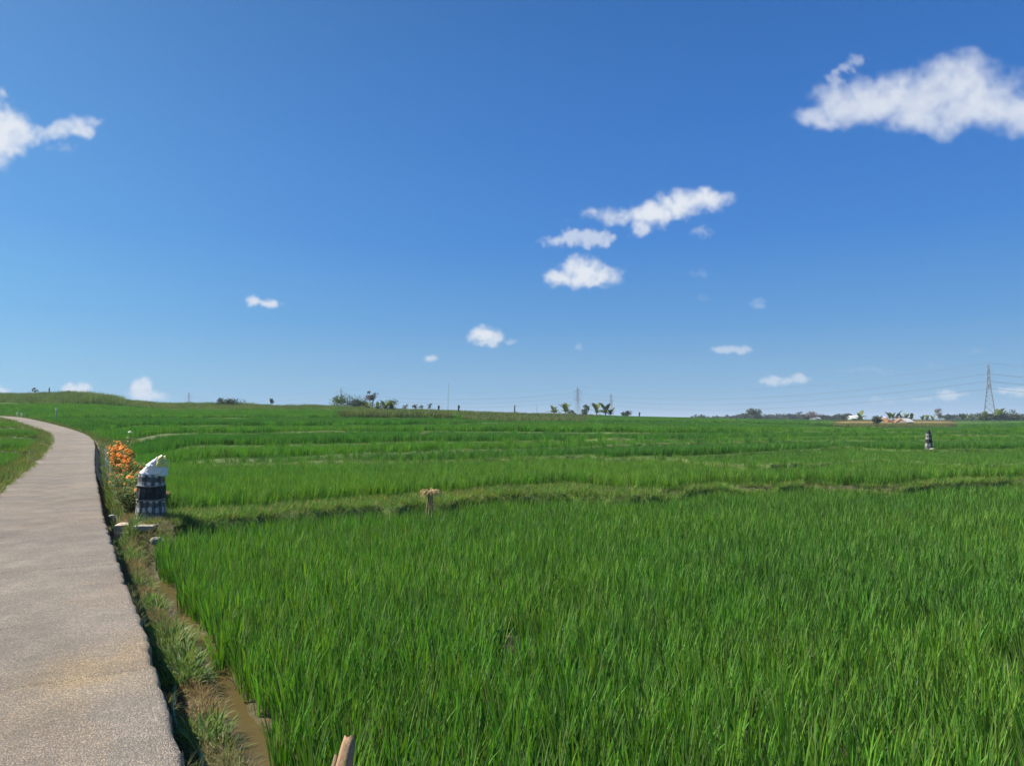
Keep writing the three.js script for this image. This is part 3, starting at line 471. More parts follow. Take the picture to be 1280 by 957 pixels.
const checks = (cols, rowsN, light = 0.55) => (a, t, fold) => { const u = Math.floor((a / 6.283 * cols + 0.45 * (fbm(a * 3, t * 4, 2) - 0.5) + cols) % cols), v = Math.floor(t * rowsN + 0.9 * (fbm(a * 2.4, t * 3 + 7, 2) - 0.5) + 4), m = ((u & 1) + (v & 1)), n = 0.55 + 0.9 * fbm(a * 8, t * 9, 3); const streak = sstep(0.42, 0.62, fbm(a * 11, t * 1.6, 3)), w = lerp(m === 0 ? light * n : m === 1 ? 0.12 * n * n : 0.035, 0.08 + 0.25 * streak * n, 0.45); return [w, w * 0.99, w * 0.96]; };
const clothMat = matte({ vertexColors: true, side: THREE.DoubleSide, roughness: 0.95 });
const clothGrain = dataTex(256, (i, j) => { const f = 0.5 + 0.25 * Math.sin(i * 0.8) + 0.25 * Math.sin(j * 0.8); return [f, f, f]; });
clothMat.bumpMap = clothGrain; clothMat.bumpScale = 0.0015;
{
  const [x, d] = onLevel(188, 648, -0.03), y = -0.09, t = thing('wrapped_post', x, y, -d, 0.4);
  tag(t, 'squat post wrapped in black and white checked cloth with a dark sash, beside the marigolds', 'shrine post');
  const H = topAt(592, d) - y;
  const core = new GB(); core.tube([[0, 0, 0], [0, H * 0.5, 0], [0, H - 0.01, 0]], [0.19, 0.18, 0.17], 14, [0.16, 0.13, 0.1]); mesh('post', core.geo(), M.wood, t);
  mesh('skirt', wrapped(31, H, 0.245, 0.222, 0.02, H * 0.52, checks(26, 5, 0.72), { fold: 0.035, flare: 0.02 }), clothMat, t);
  mesh('sash', wrapped(32, H, 0.236, 0.23, H * 0.47, H * 0.76, (a, t) => { const n = 0.018 + 0.05 * Math.max(0, fbm(a * 7, t * 4, 4) - 0.45) * 3; return [n, n * 0.98, n]; }, { fold: 0.024 }), clothMat, t);
  mesh('upper_cloth', wrapped(33, H, 0.22, 0.212, H * 0.735, H, checks(24, 2.6, 0.8), { fold: 0.03 }), clothMat, t);
  for (const yy of [H * 0.765, H * 0.475]) { const cord = new GB(); const pts = []; for (let k = 0; k <= 24; k++) { const a = k / 24 * 6.283; pts.push([Math.cos(a) * 0.237, yy + 0.008 * Math.sin(a * 3), Math.sin(a) * 0.237]); } cord.tube(pts, 0.009, 5, [0.3, 0.29, 0.27]); mesh('tie_cord', cord.geo(), M.wood, t); }
  // the bundle on top
  const bx = x + 0.05, by = y + H - 0.02, b = thing('cloth_bundle', bx, by, -d + 0.0);
  tag(b, 'crumpled white cloth bundle with a yellow fold, lying on the wrapped post', 'cloth bundle');
  const blob = (seed, sx, sy, sz, color, part, flat) => { const geo = new THREE.IcosahedronGeometry(1, 18), p = geo.attributes.position, col = []; for (let k = 0; k < p.count; k++) { let X = p.getX(k), Y = p.getY(k), Z = p.getZ(k); const crease = Math.abs(fbm(X * 1.6 + seed + Y, Y * 2.6 + Z * 1.6, 4) - 0.5) * 2, n = 0.86 + 0.34 * crease - 0.1 * Math.abs(fbm(X * 4 + seed, Y * 5 + Z * 4, 3) - 0.5); X *= sx * n; Z *= sz * n; Y = Math.max(Y, flat) * sy * n; Y += (X + 0.22) * 0.5 * clamp((Y + 0.04) / 0.12); p.setXYZ(k, X, Y, Z); const c = color(X, Y, Z); col.push(...c); } geo.setAttribute('color', new THREE.Float32BufferAttribute(col, 3)); geo.computeVertexNormals(); return mesh(part, geo, clothMat, b); };
  const body = blob(3.1, 0.30, 0.155, 0.23, (X, Y, Z) => { const n = 0.9 + 0.16 * fbm(X * 9, Z * 9, 2), w = sstep(0.12, 0.16, X + 0.25 * (fbm(Y * 12, Z * 12, 2) - 0.5)) * (Y > 0.1 ? 1 : 0); return [0.74 * n, lerp(0.74, 0.66, w) * n, lerp(0.73, 0.24, w) * n]; }, 'bundle', -0.35);
  body.position.y = 0.045; b.scale.set(0.76, 0.95, 0.9);
  const fold = blob(7.7, 0.10, 0.075, 0.13, () => [0.78, 0.70, 0.22], 'yellow_fold', -0.6); fold.scale.set(0.75, 0.8, 0.9); fold.position.set(0.175, 0.17, 0.02); fold.rotation.z = -0.9; fold.userData.label = 'pale yellow fold of the white bundle';
}
{
  const [x, , z] = spot(1160, 36.2), y = ground(x, z) - 0.05, top = topAt(536.5, 36.2), H = top - y - 0.12, t = thing('checked_figure', x, y, z, 1.1);
  tag(t, 'slim post in black and white checked cloth standing far out on a bund', 'shrine post'); t.scale.set(0.72, 0.92, 0.72);
  const core = new GB(); core.tube([[0, -0.1, 0], [0, H, 0]], [0.12, 0.1], 10, [0.12, 0.1, 0.08]); mesh('post', core.geo(), M.wood, t);
  mesh('skirt', wrapped(41, H, 0.24, 0.2, 0.02, H * 0.55, checks(10, 4, 0.5), { fold: 0.03 }), clothMat, t);
  mesh('sash', wrapped(42, H, 0.215, 0.2, H * 0.5, H * 0.68, () => [0.03, 0.03, 0.035], { fold: 0.02 }), clothMat, t);
  mesh('upper_cloth', wrapped(43, H, 0.2, 0.17, H * 0.66, H, checks(8, 3, 0.45), { fold: 0.03 }), clothMat, t);
  const cap = new GB(); cap.tube([[0, H - 0.01, 0], [0, H + 0.05, 0], [-0.02, H + 0.14, 0], [-0.02, H + 0.2, 0]], [0.17, 0.12, 0.09, 0.03], 12, [0.03, 0.03, 0.03]); mesh('cap', cap.geo(), clothMat, t);
  const st = new THREE.DodecahedronGeometry(0.16, 1); st.scale(0.9, 0.35, 0.7); const s = mesh('stone', st, matte({ color: lin(0.4, 0.39, 0.35) })); s.position.set(x - 0.05, y + 0.12, z + 0.42); s.name = numbered('footing_stone'); tag(s, 'small pale stone at the foot of the far checked post', 'stone');
}

// --- marigolds on the bank
function flowerHead(g, x, y, z, r, c, rr) {
  const tx = (rr() - 0.5) * 0.9, tz = (rr() - 0.5) * 0.9;
  for (let ring = 0; ring < 2; ring++) { const n = 7, R = r * (ring ? 0.62 : 1), o = rr() * 6; for (let k = 0; k < n; k++) { const a = o + k / n * 6.283, b = a + 6.283 / n * 0.95, cc = vary(rr, c, 0.22, 0.12), h = ring * r * 0.4; const p = (ang, q, up) => g.v(x + Math.cos(ang) * q, y + up + tx * Math.cos(ang) * q + tz * Math.sin(ang) * q, z + Math.sin(ang) * q, cc); const m = g.v(x, y + h + r * 0.15, z, cc); g.t(m, p(b, R, h), p(a, R, h)); g.t(p(a, R, h), p(b, R, h), p((a + b) / 2, R * 1.15, h - r * 0.3)); } }
}
function marigold(seed, h, wide, nf, orange, dryShare) {
  const r = rngOf(seed), L = new GB(), Fl = new GB(), S = new GB();
  for (let k = 0; k < 11; k++) { const a = r() * 6.283, R = wide * Math.sqrt(r()), hh = h * (0.6 + 0.4 * r()); S.tube([[0, -0.05, 0], [Math.cos(a) * R * 0.4, hh * 0.5, Math.sin(a) * R * 0.4], [Math.cos(a) * R, hh, Math.sin(a) * R]], [0.012, 0.008, 0.004], 4, [0.13, 0.16, 0.05]); }
  for (let k = 0; k < 900; k++) { const a = r() * 6.283, t = Math.pow(r(), 0.8), R = wide * (0.35 + 0.65 * t) * Math.sqrt(r()) * 1.08, y = h * t * 0.95, c = r() < dryShare ? vary(r, [0.24, 0.13, 0.055], 0.3) : vary(r, [0.165, 0.235, 0.05], 0.3, 0.15); L.blade(Math.cos(a) * R, y, Math.sin(a) * R, a + (r() - 0.5) * 2, 0.06 + 0.08 * r(), 0.034, 0.8, 0.5 + 0.8 * r(), 2, c); }
  for (let k = 0; k < nf; k++) { const a = r() * 6.283, R = wide * Math.sqrt(r()) * 1.1, t = 0.55 + 0.55 * Math.sqrt(r()); flowerHead(Fl, Math.cos(a) * R, h * t * (1.08 - 0.2 * R / wide), Math.sin(a) * R, 0.036 + 0.022 * r(), orange, r); }
  return { stems: S.geo(), leaves: L.geo(), flowers: nf ? Fl.geo() : null };
}
{
  const orange = [0.84, 0.35, 0.055], petal = leafMat({ transmission: 0.2, roughness: 0.8 });
  const plants = [[14.3, 0.5, 0.5, 0.32, 2, 0.2, 'brownish leafy flower bush beside the wrapped post'], [15.4, 0.5, 0.6, 0.34, 5, 0.1, 'leafy marigold bush with a few blossoms, third in the row from the wrapped post'], [16.5, 0.46, 0.62, 0.33, 12, 0.06, 'marigold bush with scattered blossoms in the middle of the row'], [17.6, 0.55, 0.74, 0.32, 34, 0.05], [18.6, 0.48, 0.85, 0.25, 50, 0.03], [19.7, 0.55, 0.92, 0.25, 52, 0.03], [20.9, 0.5, 0.96, 0.25, 52, 0.03], [22.2, 0.56, 0.98, 0.25, 50, 0.03], [23.6, 0.52, 0.95, 0.24, 34, 0.03], [14.3, 0.88, 0.34, 0.22, 0, 0.5, 'low dried weed bush at the foot of the wrapped post']];
  plants.forEach(([d, q, h, w, nf, dry, label], k) => {
    let s = 0; for (let i = 0; i <= 700; i++) if (-PS[i].z < d) s = i * PSTEP;
    const [x, , z] = pathPoint(s, q), y = (q < 1.05 ? ditchHeight(s, q, x, z) : ground(x, z)) - 0.02, t = thing('marigold_plant', x, y, z, k), m = marigold(900 + k, h, w, nf, orange, dry);
    tag(t, label ?? 'orange flowering marigold bush on the bank between path and rice', 'flower bush', label ? 'marigold row' : 'orange marigolds on the bank');
    mesh('stems', m.stems, M.leaf, t); const L = mesh('leaves', m.leaves, M.leaf, t); L.userData.kind = 'stuff'; if (m.flowers) { const f = mesh('blossoms', m.flowers, petal, t); f.userData.kind = 'stuff'; }
  });
  // a tall white flower above them
  let s = 0; for (let i = 0; i <= 700; i++) if (-PS[i].z < 21) s = i * PSTEP; const [x, , z] = pathPoint(s, 0.7), t = thing('white_flower', x, -0.02, z), r = rngOf(4), S = new GB(), L = new GB(), W = new GB(), H = topAt(540, 21) + 0.02;
  S.tube([[0, -0.05, 0], [0.02, H * 0.5, 0], [0.06, H, 0]], [0.012, 0.009, 0.005], 5, [0.14, 0.19, 0.06]); for (let k = 0; k < 60; k++) { const t2 = r(); L.blade(0.06 * t2, H * t2 * 0.9, 0, r() * 6.28, 0.14, 0.035, 0.9, 0.8, 2, vary(r, [0.12, 0.19, 0.04])); }
  flowerHead(W, 0.06, H, 0, 0.05, [0.8, 0.8, 0.66], r); flowerHead(W, 0.02, H - 0.16, 0.02, 0.03, [0.75, 0.76, 0.6], r); flowerHead(W, 0.02, H - 0.25, 0.02, 0.026, [0.75, 0.76, 0.6], r);
  mesh('stem', S.geo(), M.leaf, t); mesh('leaves', L.geo(), M.leaf, t).userData.kind = 'stuff'; mesh('blossoms', W.geo(), petal, t).userData.kind = 'stuff'; tag(t, 'tall thin stem with white blossoms rising over the marigolds', 'flower');
}

// --- by the ditch
const slabMat = matte({ map: grain, bumpMap: grain, bumpScale: 0.01, color: lin(0.62, 0.54, 0.43) });
function lumpy(R, seed) { const g = new THREE.IcosahedronGeometry(R, 6), p = g.attributes.position; for (let k = 0; k < p.count; k++) { const n = 0.55 + 0.9 * fbm(p.getX(k) / R * 1.4 + seed, p.getY(k) / R * 1.4 + p.getZ(k) / R, 4); p.setXYZ(k, p.getX(k) * n, p.getY(k) * n, p.getZ(k) * n); } g.computeVertexNormals(); return g; }
function roughBox(w, h, d, seed) { const g = new THREE.BoxGeometry(w, h, d, 8, 4, 8), p = g.attributes.position; for (let k = 0; k < p.count; k++) { const x = p.getX(k), y = p.getY(k), z = p.getZ(k), n = (fbm(x * 14 + seed, z * 14 + y * 9, 3) - 0.5) * 0.05, c = (Math.abs(x) > w * 0.45 ? 1 : 0) + (Math.abs(y) > h * 0.45 ? 1 : 0) + (Math.abs(z) > d * 0.45 ? 1 : 0); const f = c >= 2 ? 0.94 : 1; p.setXYZ(k, x * f + n * 0.4, y * f + n * 0.5, z * f + n * 0.4); } g.computeVertexNormals(); return g; }
{
  let [x, d] = onLevel(153, 653, -0.10), t = mesh('concrete_block', roughBox(0.24, 0.3, 0.4, 1), slabMat); t.position.set(x, -0.27, -d - 0.05); t.rotation.y = 0.25; tag(t, 'pale concrete block set across the shaded ditch', 'concrete block');
  [x, d] = onLevel(181, 656, -0.02); t = mesh('stone_slab', roughBox(0.36, 0.1, 0.24, 2), matte({ map: grain, bumpMap: grain, bumpScale: 0.01, color: lin(0.42, 0.38, 0.3) })); t.position.set(x, -0.075, -d - 0.06); t.rotation.set(0.05, -0.1, 0.04); tag(t, 'flat grey stone slab in front of the wrapped post', 'stone slab');
  [x, d] = onLevel(196, 668, -0.1); t = mesh('white_stone', lumpy(0.085, 9), matte({ map: grain, bumpMap: grain, bumpScale: 0.015, color: lin(0.40, 0.38, 0.28) })); t.position.set(x, -0.2, -d); t.scale.set(1.2, 0.8, 0.7); tag(t, 'whitish weathered stone half hidden by rice, below the wrapped post', 'stone');
  // teal standpipe
  const teal = matte({ color: lin(0.05, 0.15, 0.15), roughness: 0.45 });
  [x, d] = onLevel(146, 672, -0.4); t = thing('water_pipe', x, -0.46, -d, 0); const H = topAt(645, d) + 0.46;
  mesh('riser', new GB().tube([[0, 0, 0], [-0.02, H * 0.5, 0], [-0.05, H - 0.02, 0]], 0.016, 8).geo(), teal, t); mesh('elbow', new GB().tube([[-0.05, H - 0.03, 0], [-0.055, H, 0], [-0.085, H + 0.012, 0], [-0.15, H - 0.005, 0]], 0.02, 8).geo(), matte({ color: lin(0.25, 0.29, 0.27), roughness: 0.5 }), t);
  tag(t, 'thin teal water pipe standing in the ditch with a bent end', 'pipe');
  // hose along the foot of the path
  const pts = []; for (let s = 11.2; s < 19.5; s += 0.15) { const q = 0.2 + 0.03 * Math.sin(s * 2.3) + 0.02 * Math.sin(s * 5.1), [hx, , hz] = pathPoint(s, q); pts.push([hx, ditchHeight(s, q, hx, hz) + 0.03 + 0.015 * Math.sin(s * 4), hz]); }
  const hose = mesh('green_hose', new GB().tube(pts, 0.013, 8).geo(), matte({ color: lin(0.03, 0.26, 0.11), roughness: 0.4 })); tag(hose, 'teal green garden hose lying along the foot of the concrete path', 'hose');
  // black plastic lining
  const g = new GB(), rows = []; for (let s = 37; s < 56; s += 0.12) { const row = []; for (let k = 0; k <= 14; k++) { const q = 0.02 + k / 14 * (0.48 + 0.1 * fbm(s, 3, 2)), [px, ph, pz] = pathPoint(s, q), f = fbm(s * 2.2, k * 0.4, 4); row.push(g.v(px, (k < 4 ? ph - 0.06 - k * 0.1 : ditchHeight(s, q, px, pz) * ditchDeep(-pz) + 0.03) + (f - 0.5) * 0.16 + 0.03, pz)); } rows.push(row); }
  for (let i = 1; i < rows.length; i++) for (let j = 1; j < rows[0].length; j++) g.q(rows[i - 1][j - 1], rows[i - 1][j], rows[i][j], rows[i][j - 1]);
  const pl = mesh('plastic_sheet', g.geo(), new THREE.MeshStandardMaterial({ color: lin(0.03, 0.036, 0.045), roughness: 0.38, side: THREE.DoubleSide })); tag(pl, 'crumpled black plastic sheet lining the ditch along the path', 'plastic sheet');
}
// --- split wooden stub among the rice
{
  const d = 3.97, x = (431 - CX) / F * d / 1.02, t = thing('wooden_stub', x, P1 - 0.03, -d, 0.15), top = topAt(921, d) - P1 + 0.03, g = new GB();
  const stem = (pts, seed, col) => { const G = new GB(), NS = 20, rows = []; pts.forEach(([cx, cy, cz, rx, rz], j) => { const row = []; for (let i = 0; i <= NS; i++) { const a = i / NS * 6.283, n = 1 + (fbm(Math.cos(a) * 2 + seed, cy * 3 + Math.sin(a) * 2, 3) - 0.5) * 0.35 + 0.05 * Math.sin(a * 7 + seed), c = vary(R0, col, 0.12, 0.05); row.push(G.v(cx + Math.cos(a) * rx * n, cy + (j === pts.length - 1 ? 0.035 * (fbm(a * 3, seed, 2) - 0.5) : 0), cz + Math.sin(a) * rz * n, c, i / 8, cy * 3)); } rows.push(row); }); for (let j = 1; j < rows.length; j++) for (let i = 1; i <= NS; i++) G.q(rows[j - 1][i - 1], rows[j][i - 1], rows[j][i], rows[j - 1][i]); const l = rows[rows.length - 1], m = G.v(pts[pts.length - 1][0], pts[pts.length - 1][1] - 0.012, pts[pts.length - 1][2], [0.16, 0.1, 0.06]); for (let i = 1; i <= NS; i++) G.t(l[i - 1], m, l[i]); return G.geo(); };
  const wm = matte({ vertexColors: true, map: grain, bumpMap: grain, bumpScale: 0.006, side: THREE.DoubleSide });
  const pink = [0.42, 0.25, 0.165];
  mesh('trunk', stem([[0, 0, 0, 0.062, 0.045], [0.002, top * 0.3, 0, 0.06, 0.045], [0.008, top * 0.55, 0, 0.052, 0.04], [0.018, top * 0.68, 0, 0.04, 0.032], [0.03, top * 0.73, 0, 0.026, 0.022]], 1, pink), wm, t);
  mesh('prong', stem([[-0.02, top * 0.35, 0.015, 0.036, 0.026], [-0.02, top * 0.6, 0.018, 0.032, 0.022], [-0.014, top * 0.78, 0.014, 0.026, 0.02], [-0.008, top * 0.92, 0.012, 0.024, 0.018], [-0.006, top, 0.012, 0.015, 0.012]], 2, [0.47, 0.31, 0.18]), wm, t);
  mesh('splinter', stem([[-0.052, top * 0.4, 0.03, 0.012, 0.01], [-0.05, top * 0.62, 0.028, 0.01, 0.008], [-0.042, top * 0.84, 0.022, 0.006, 0.005]], 3, [0.5, 0.34, 0.2]), wm, t);
  tag(t, 'pale pinkish split wooden stub poking up among the sparse rice', 'wooden stub'); t.scale.set(1.8, 0.93, 1.8); t.rotation.set(-0.42, -0.6, 0);
}
// --- straw bundle on sticks
{
  const d = 15.2, [x, y, z] = [(538.5 - CX) / F * d, P1, -d], t = thing('straw_bundle', x, y, z), top = topAt(611, d) - y, r = rngOf(63), st = [0.5, 0.37, 0.17];
  for (const [ox, oz, lx] of [[-0.06, 0, -0.03], [-0.015, 0.03, -0.01], [0.03, -0.01, 0.02]]) mesh('stick', new GB().tube([[ox, -0.05, oz], [ox + lx * 0.5, top * 0.5, oz], [lx, top - 0.04, oz * 0.5]], [0.016, 0.014, 0.011], 6, [0.44, 0.33, 0.18]).geo(), M.wood, t);
  const g = new GB(); for (let k = 0; k < 120; k++) { const a = r() * 6.283, c = r() < 0.2 ? vary(r, [0.25, 0.15, 0.06], 0.3) : vary(r, st, 0.3, 0.08); g.blade(Math.cos(a) * 0.05 + 0.01, top - 0.02 - 0.05 * r(), Math.sin(a) * 0.05, a, 0.14 + 0.12 * r(), 0.02, 1.9, 0.9 + 0.7 * r(), 4, c); }
  for (let k = 0; k < 14; k++) g.blade(0.01 + (r() - 0.5) * 0.08, top - 0.06, (r() - 0.5) * 0.06, r() * 6.28, 0.05 + 0.04 * r(), 0.03, 0.5, 0.3, 2, vary(r, [0.68, 0.55, 0.3], 0.2));
  for (let k = 0; k < 16; k++) g.blade((r() - 0.5) * 0.12, top * 0.85, (r() - 0.5) * 0.08, r() * 6.28, 0.3, 0.016, 0.25, 2.9, 3, vary(r, st, 0.3));
  mesh('straw', g.geo(), leafMat({ transmission: 0.15 }), t).userData.kind = 'stuff'; tag(t, 'dry straw tied in a drooping bundle on sticks, standing at the paddy edge', 'straw bundle');
}
// --- bare earth corner of a bund
{
  const d = 37.2, g = new THREE.IcosahedronGeometry(1, 5), p = g.attributes.position, col = []; for (let k = 0; k < p.count; k++) { const X = p.getX(k), Y = p.getY(k), Z = p.getZ(k), n = 0.8 + 0.4 * fbm(X * 3 + 5, Z * 3 + Y * 2, 4); p.setXYZ(k, X * 0.48 * n, Math.max(-0.2, Y) * 0.2 * n, Z * 0.8 * n); const m = fbm(X * 6, Z * 6 + Y * 4, 3), c = m > 0.55 ? [0.10, 0.12, 0.04] : [0.115, 0.07, 0.04]; col.push(...c); } g.setAttribute('color', new THREE.Float32BufferAttribute(col, 3)); g.computeVertexNormals();
  const [x, , z] = spot(532, d), m = mesh('earth_heap', g, soilMat); m.position.set(x, topAt(545.5, d), z); tag(m, 'bare reddish earth heap at the corner of a bund', 'earth heap');
}

// --- trees, shrubs, bananas, palms
function crownGeo(seed, w, h, n, leaf, col, gap = 0.55, y0 = 0.35) {
  const r = rngOf(seed), g = new GB(), cl = []; const N = 9 + Math.floor(r() * 5);
  for (let k = 0; k < N; k++) { const a = r() * 6.283, R = Math.sqrt(r()) * w * 0.36, y = h * (y0 + (1 - y0) * (0.2 + 0.68 * r())); cl.push([Math.cos(a) * R, y, Math.sin(a) * R, w * (0.14 + 0.12 * r()) * (1.1 - 0.3 * y / h), 0.8 + 0.4 * r()]); }
  for (let k = 0; k < n; k++) {
    const c = cl[Math.floor(r() * N)], a = r() * 6.283, e = Math.acos(2 * r() - 1), R = c[3] * Math.pow(r(), gap), x = c[0] + Math.sin(e) * Math.cos(a) * R * 1.2, y = c[1] + Math.cos(e) * R * 0.85, z = c[2] + Math.sin(e) * Math.sin(a) * R * 1.2, s = leaf * (0.6 + 0.8 * r()), t = vary(r, col, 0.28, 0.1).map((v) => v * c[4]);
    const u = new THREE.Vector3(r() - 0.5, r() - 0.5, r() - 0.5).normalize(), v = new THREE.Vector3(r() - 0.5, r() - 0.3, r() - 0.5).normalize().cross(u).normalize();
    const P = (i, j) => g.v(x + u.x * s * i + v.x * s * j, y + u.y * s * i + v.y * s * j, z + u.z * s * i + v.z * s * j, t); const A = P(-0.5, 0), B = P(0, -0.28), C = P(0.5, 0), D = P(0, 0.28); g.q(A, B, C, D);
  }
  return g.geo();
}
function trunkGeo(seed, w, h, rad, col, limbs = 6) { const r = rngOf(seed), g = new GB(); g.tube([[0, -0.3, 0], [0.05 * h * (r() - 0.5), h * 0.4, 0], [0.1 * h * (r() - 0.5), h * 0.75, 0]], [rad, rad * 0.75, rad * 0.35], 7, col); for (let k = 0; k < limbs; k++) { const a = r() * 6.283, y = h * (0.3 + 0.3 * r()), R = w * 0.34 * (0.6 + 0.5 * r()); g.tube([[0, y, 0], [Math.cos(a) * R * 0.5, y + h * 0.16, Math.sin(a) * R * 0.5], [Math.cos(a) * R, y + h * (0.25 + 0.15 * r()), Math.sin(a) * R]], [rad * 0.5, rad * 0.3, rad * 0.1], 5, col); } return g.geo(); }
const BARK = [0.14, 0.115, 0.09];
function tree(name, px, d, topY, wpx, o) {            // crown width in photo pixels, top row
  const [x, y, z] = spot(px, d), h = Math.max(0.4, topAt(topY, d) - y), w = wpx / F * d, t = thing(name, x, y, z, o.turn ?? px);
  mesh('trunk', trunkGeo(px * 7 + 1, w, h, o.rad ?? Math.max(0.03, 0.028 * h), o.bark ?? BARK, o.limbs), M.wood, t);
  if (o.n) mesh('crown', crownGeo(px * 13 + 5, w * 1.2, h, Math.round(o.n * 1.5), o.leaf * 1.25, o.col, o.gap, o.y0), M.leaf, t).userData.kind = 'stuff';
  return tag(t, o.label, o.cat ?? 'tree', o.group);
}
function bananaLeaf(seed, L) {
  const r = rngOf(seed), g = new GB(), N = 9, up = 0.6 + 0.5 * r(); let x = 0, y = 0, ang = 0.35 + 1.0 * r(), prev = null; const c0 = vary(r, [0.115, 0.17, 0.035], 0.2);
  for (let k = 0; k <= N; k++) { const t = k / N, w = L * 0.14 * Math.sin(Math.PI * Math.min(1, 0.08 + t * 0.95)) * (0.7 + 0.5 * r()) + 0.01, dr = w * 0.35, c = vary(r, c0, 0.12, 0.04); const a = g.v(x, y - dr * r(), -w, c), m = g.v(x, y, 0, [c[0] * 1.3, c[1] * 1.2, c[2] * 1.3]), b = g.v(x, y - dr * r(), w, c); if (prev) { g.q(prev[0], prev[1], m, a); g.q(prev[1], prev[2], b, m); } prev = [a, m, b]; ang += (1.9 * up) / N * (0.4 + t); x += Math.sin(ang) * L / N; y += Math.cos(ang) * L / N; }
  return g.geo();
}
const leafShapes = [1, 2, 3, 4].map((k) => bananaLeaf(50 + k, 1));
function banana(px, d, topY, label, group, n = 10) {
  const [x, y, z] = spot(px, d), h = Math.max(0.8, topAt(topY, d) - y), r = rngOf(Math.round(px * 31)), t = thing('banana_plant', x, y, z, r() * 6), sh = h * 0.3;
  mesh('stem', new GB().tube([[0, -0.2, 0], [0.03 * h * (r() - 0.5), sh * 0.6, 0], [0.05 * h * (r() - 0.5), sh, 0]], [0.06 * h, 0.045 * h, 0.025 * h], 7, [0.20, 0.19, 0.08]).geo(), M.wood, t);
  for (let k = 0; k < n; k++) { const l = mesh('leaf', leafShapes[Math.floor(r() * 4)], M.leaf, t), L = h * (0.78 + 0.3 * r()); l.position.y = sh * (0.93 + 0.07 * r()); l.scale.set(L * (0.7 + 0.4 * r()), L, L * 1.15); l.rotation.y = k / n * 6.283 + r() * 0.6; l.rotation.z = 0.25 * r(); }
  return tag(t, label, 'banana plant', group);
}
function palm(px, d, topY, label, group) {
  const [x, y, z] = spot(px, d), h = topAt(topY, d) - y, r = rngOf(px), t = thing('palm_tree', x, y, z), g = new GB();
  mesh('trunk', new GB().tube([[0, -0.3, 0], [0.2, h * 0.45, 0], [0.1, h * 0.86, 0]], [0.2, 0.14, 0.11], 7, BARK).geo(), M.wood, t);
  for (let k = 0; k < 16; k++) { const a = k / 16 * 6.283 + r() * 0.3, L = h * 0.26, lift = 0.5 + r(); for (let m = 0; m < 12; m++) { const tt = m / 12, R = L * tt, yy = h * 0.86 + L * (lift * tt - 1.5 * tt * tt); for (const s of [-1, 1]) g.blade(0.1 + Math.cos(a) * R, yy, Math.sin(a) * R, a + s * 0.9, L * 0.34, 0.12, 0.8, 1.5, 2, vary(r, [0.07, 0.11, 0.03], 0.25)); } }
  mesh('crown', g.geo(), M.leaf, t).userData.kind = 'stuff'; return tag(t, label, 'palm tree', group);
}
const OL = [0.085, 0.115, 0.035], DK = [0.05, 0.075, 0.028], LT = [0.13, 0.17, 0.05], GREYB = [0.22, 0.18, 0.15];
// hill crest
tree('sapling', 43, 116, 484.5, 7, { n: 60, leaf: 0.16, col: OL, rad: 0.02, label: 'thin sapling with sparse leaves on the hill crest, beside a dark stake' });
tree('sapling', 86, 116, 488, 6, { n: 50, leaf: 0.16, col: [0.16, 0.13, 0.06], rad: 0.02, label: 'small brownish sapling on the hill crest before a white cloud', });
tree('shrub', 286, 112, 499.5, 30, { n: 900, leaf: 0.16, col: DK, y0: 0.05, label: 'wide low dark shrub on the grassy crest', cat: 'shrub' });
tree('sapling', 275, 113, 497, 7, { n: 130, leaf: 0.14, col: DK, label: 'small dark sapling next to the wide low shrub', });
tree('sapling', 340, 113, 498, 7, { n: 160, leaf: 0.14, col: DK, label: 'little round dark sapling alone on the crest' });
tree('shrub', 450, 107, 501, 30, { n: 900, leaf: 0.15, col: DK, y0: 0.05, label: 'low dark shrub between the rounded green shrub and the brown tree', cat: 'shrub' });
tree('shrub', 436, 108, 496.5, 42, { n: 1700, leaf: 0.15, col: [0.10, 0.15, 0.035], y0: 0.05, label: 'rounded green shrub at the end of the dry grass bank, by the brown tree', cat: 'shrub' });
tree('small_tree', 466, 107, 488, 15, { n: 420, leaf: 0.13, col: [0.13, 0.085, 0.06], y0: 0.45, label: 'small tree with a purplish brown crown above the shrubs' });
for (const [px, ty] of [[459, 500], [472, 501], [481, 499.5], [489, 501]]) banana(px, 104, ty, 'low broad leaved plant in the thicket round the brown tree', 'broad leaved thicket', 9);
tree('shrub', 484, 106, 500.5, 22, { n: 700, leaf: 0.14, col: DK, y0: 0.05, label: 'dark shrub in the thicket beside the brown tree', cat: 'shrub' });
for (const px of [507, 519, 527, 537]) tree('sapling', px, 108, 504 + (px % 3), 8, { n: 70, leaf: 0.14, col: px % 2 ? [0.11, 0.09, 0.05] : OL, label: 'scrawny sapling on the crest between thicket and dark stakes', group: 'scrawny saplings' });
function stake(px, d, topY, wpx, col, label, group) { const [x, y, z] = spot(px, d), h = topAt(topY, d) - y, w = wpx / F * d / 2, t = thing('stake', x, y, z, px), g = new GB(); mesh('shaft', g.tube([[0, -0.2, 0], [w * 0.3, h * 0.6, 0], [0, h, 0]], [w, w * 0.9, w * 0.5], 7, col).geo(), M.wood, t); const k = new GB(); k.tube([[0, h * 0.97, 0], [w * 0.3, h * 0.8, w], [w, h * 0.62, w * 0.6]], [w * 0.6, w * 0.8, w * 0.2], 5, vary(R0, col, 0.3)); mesh('rag', k.geo(), M.plain, t); return tag(t, label, 'stake', group); }
stake(61, 116, 484, 1.3, [0.06, 0.06, 0.06], 'dark stake with a rag on the grassy crest beside a sapling');
stake(548, 112, 506.5, 2.4, [0.05, 0.05, 0.055], 'stout dark stake on the crest by the scrawny saplings');
stake(573, 114, 506, 2.4, [0.05, 0.05, 0.055], 'stout dark stake on open green crest');
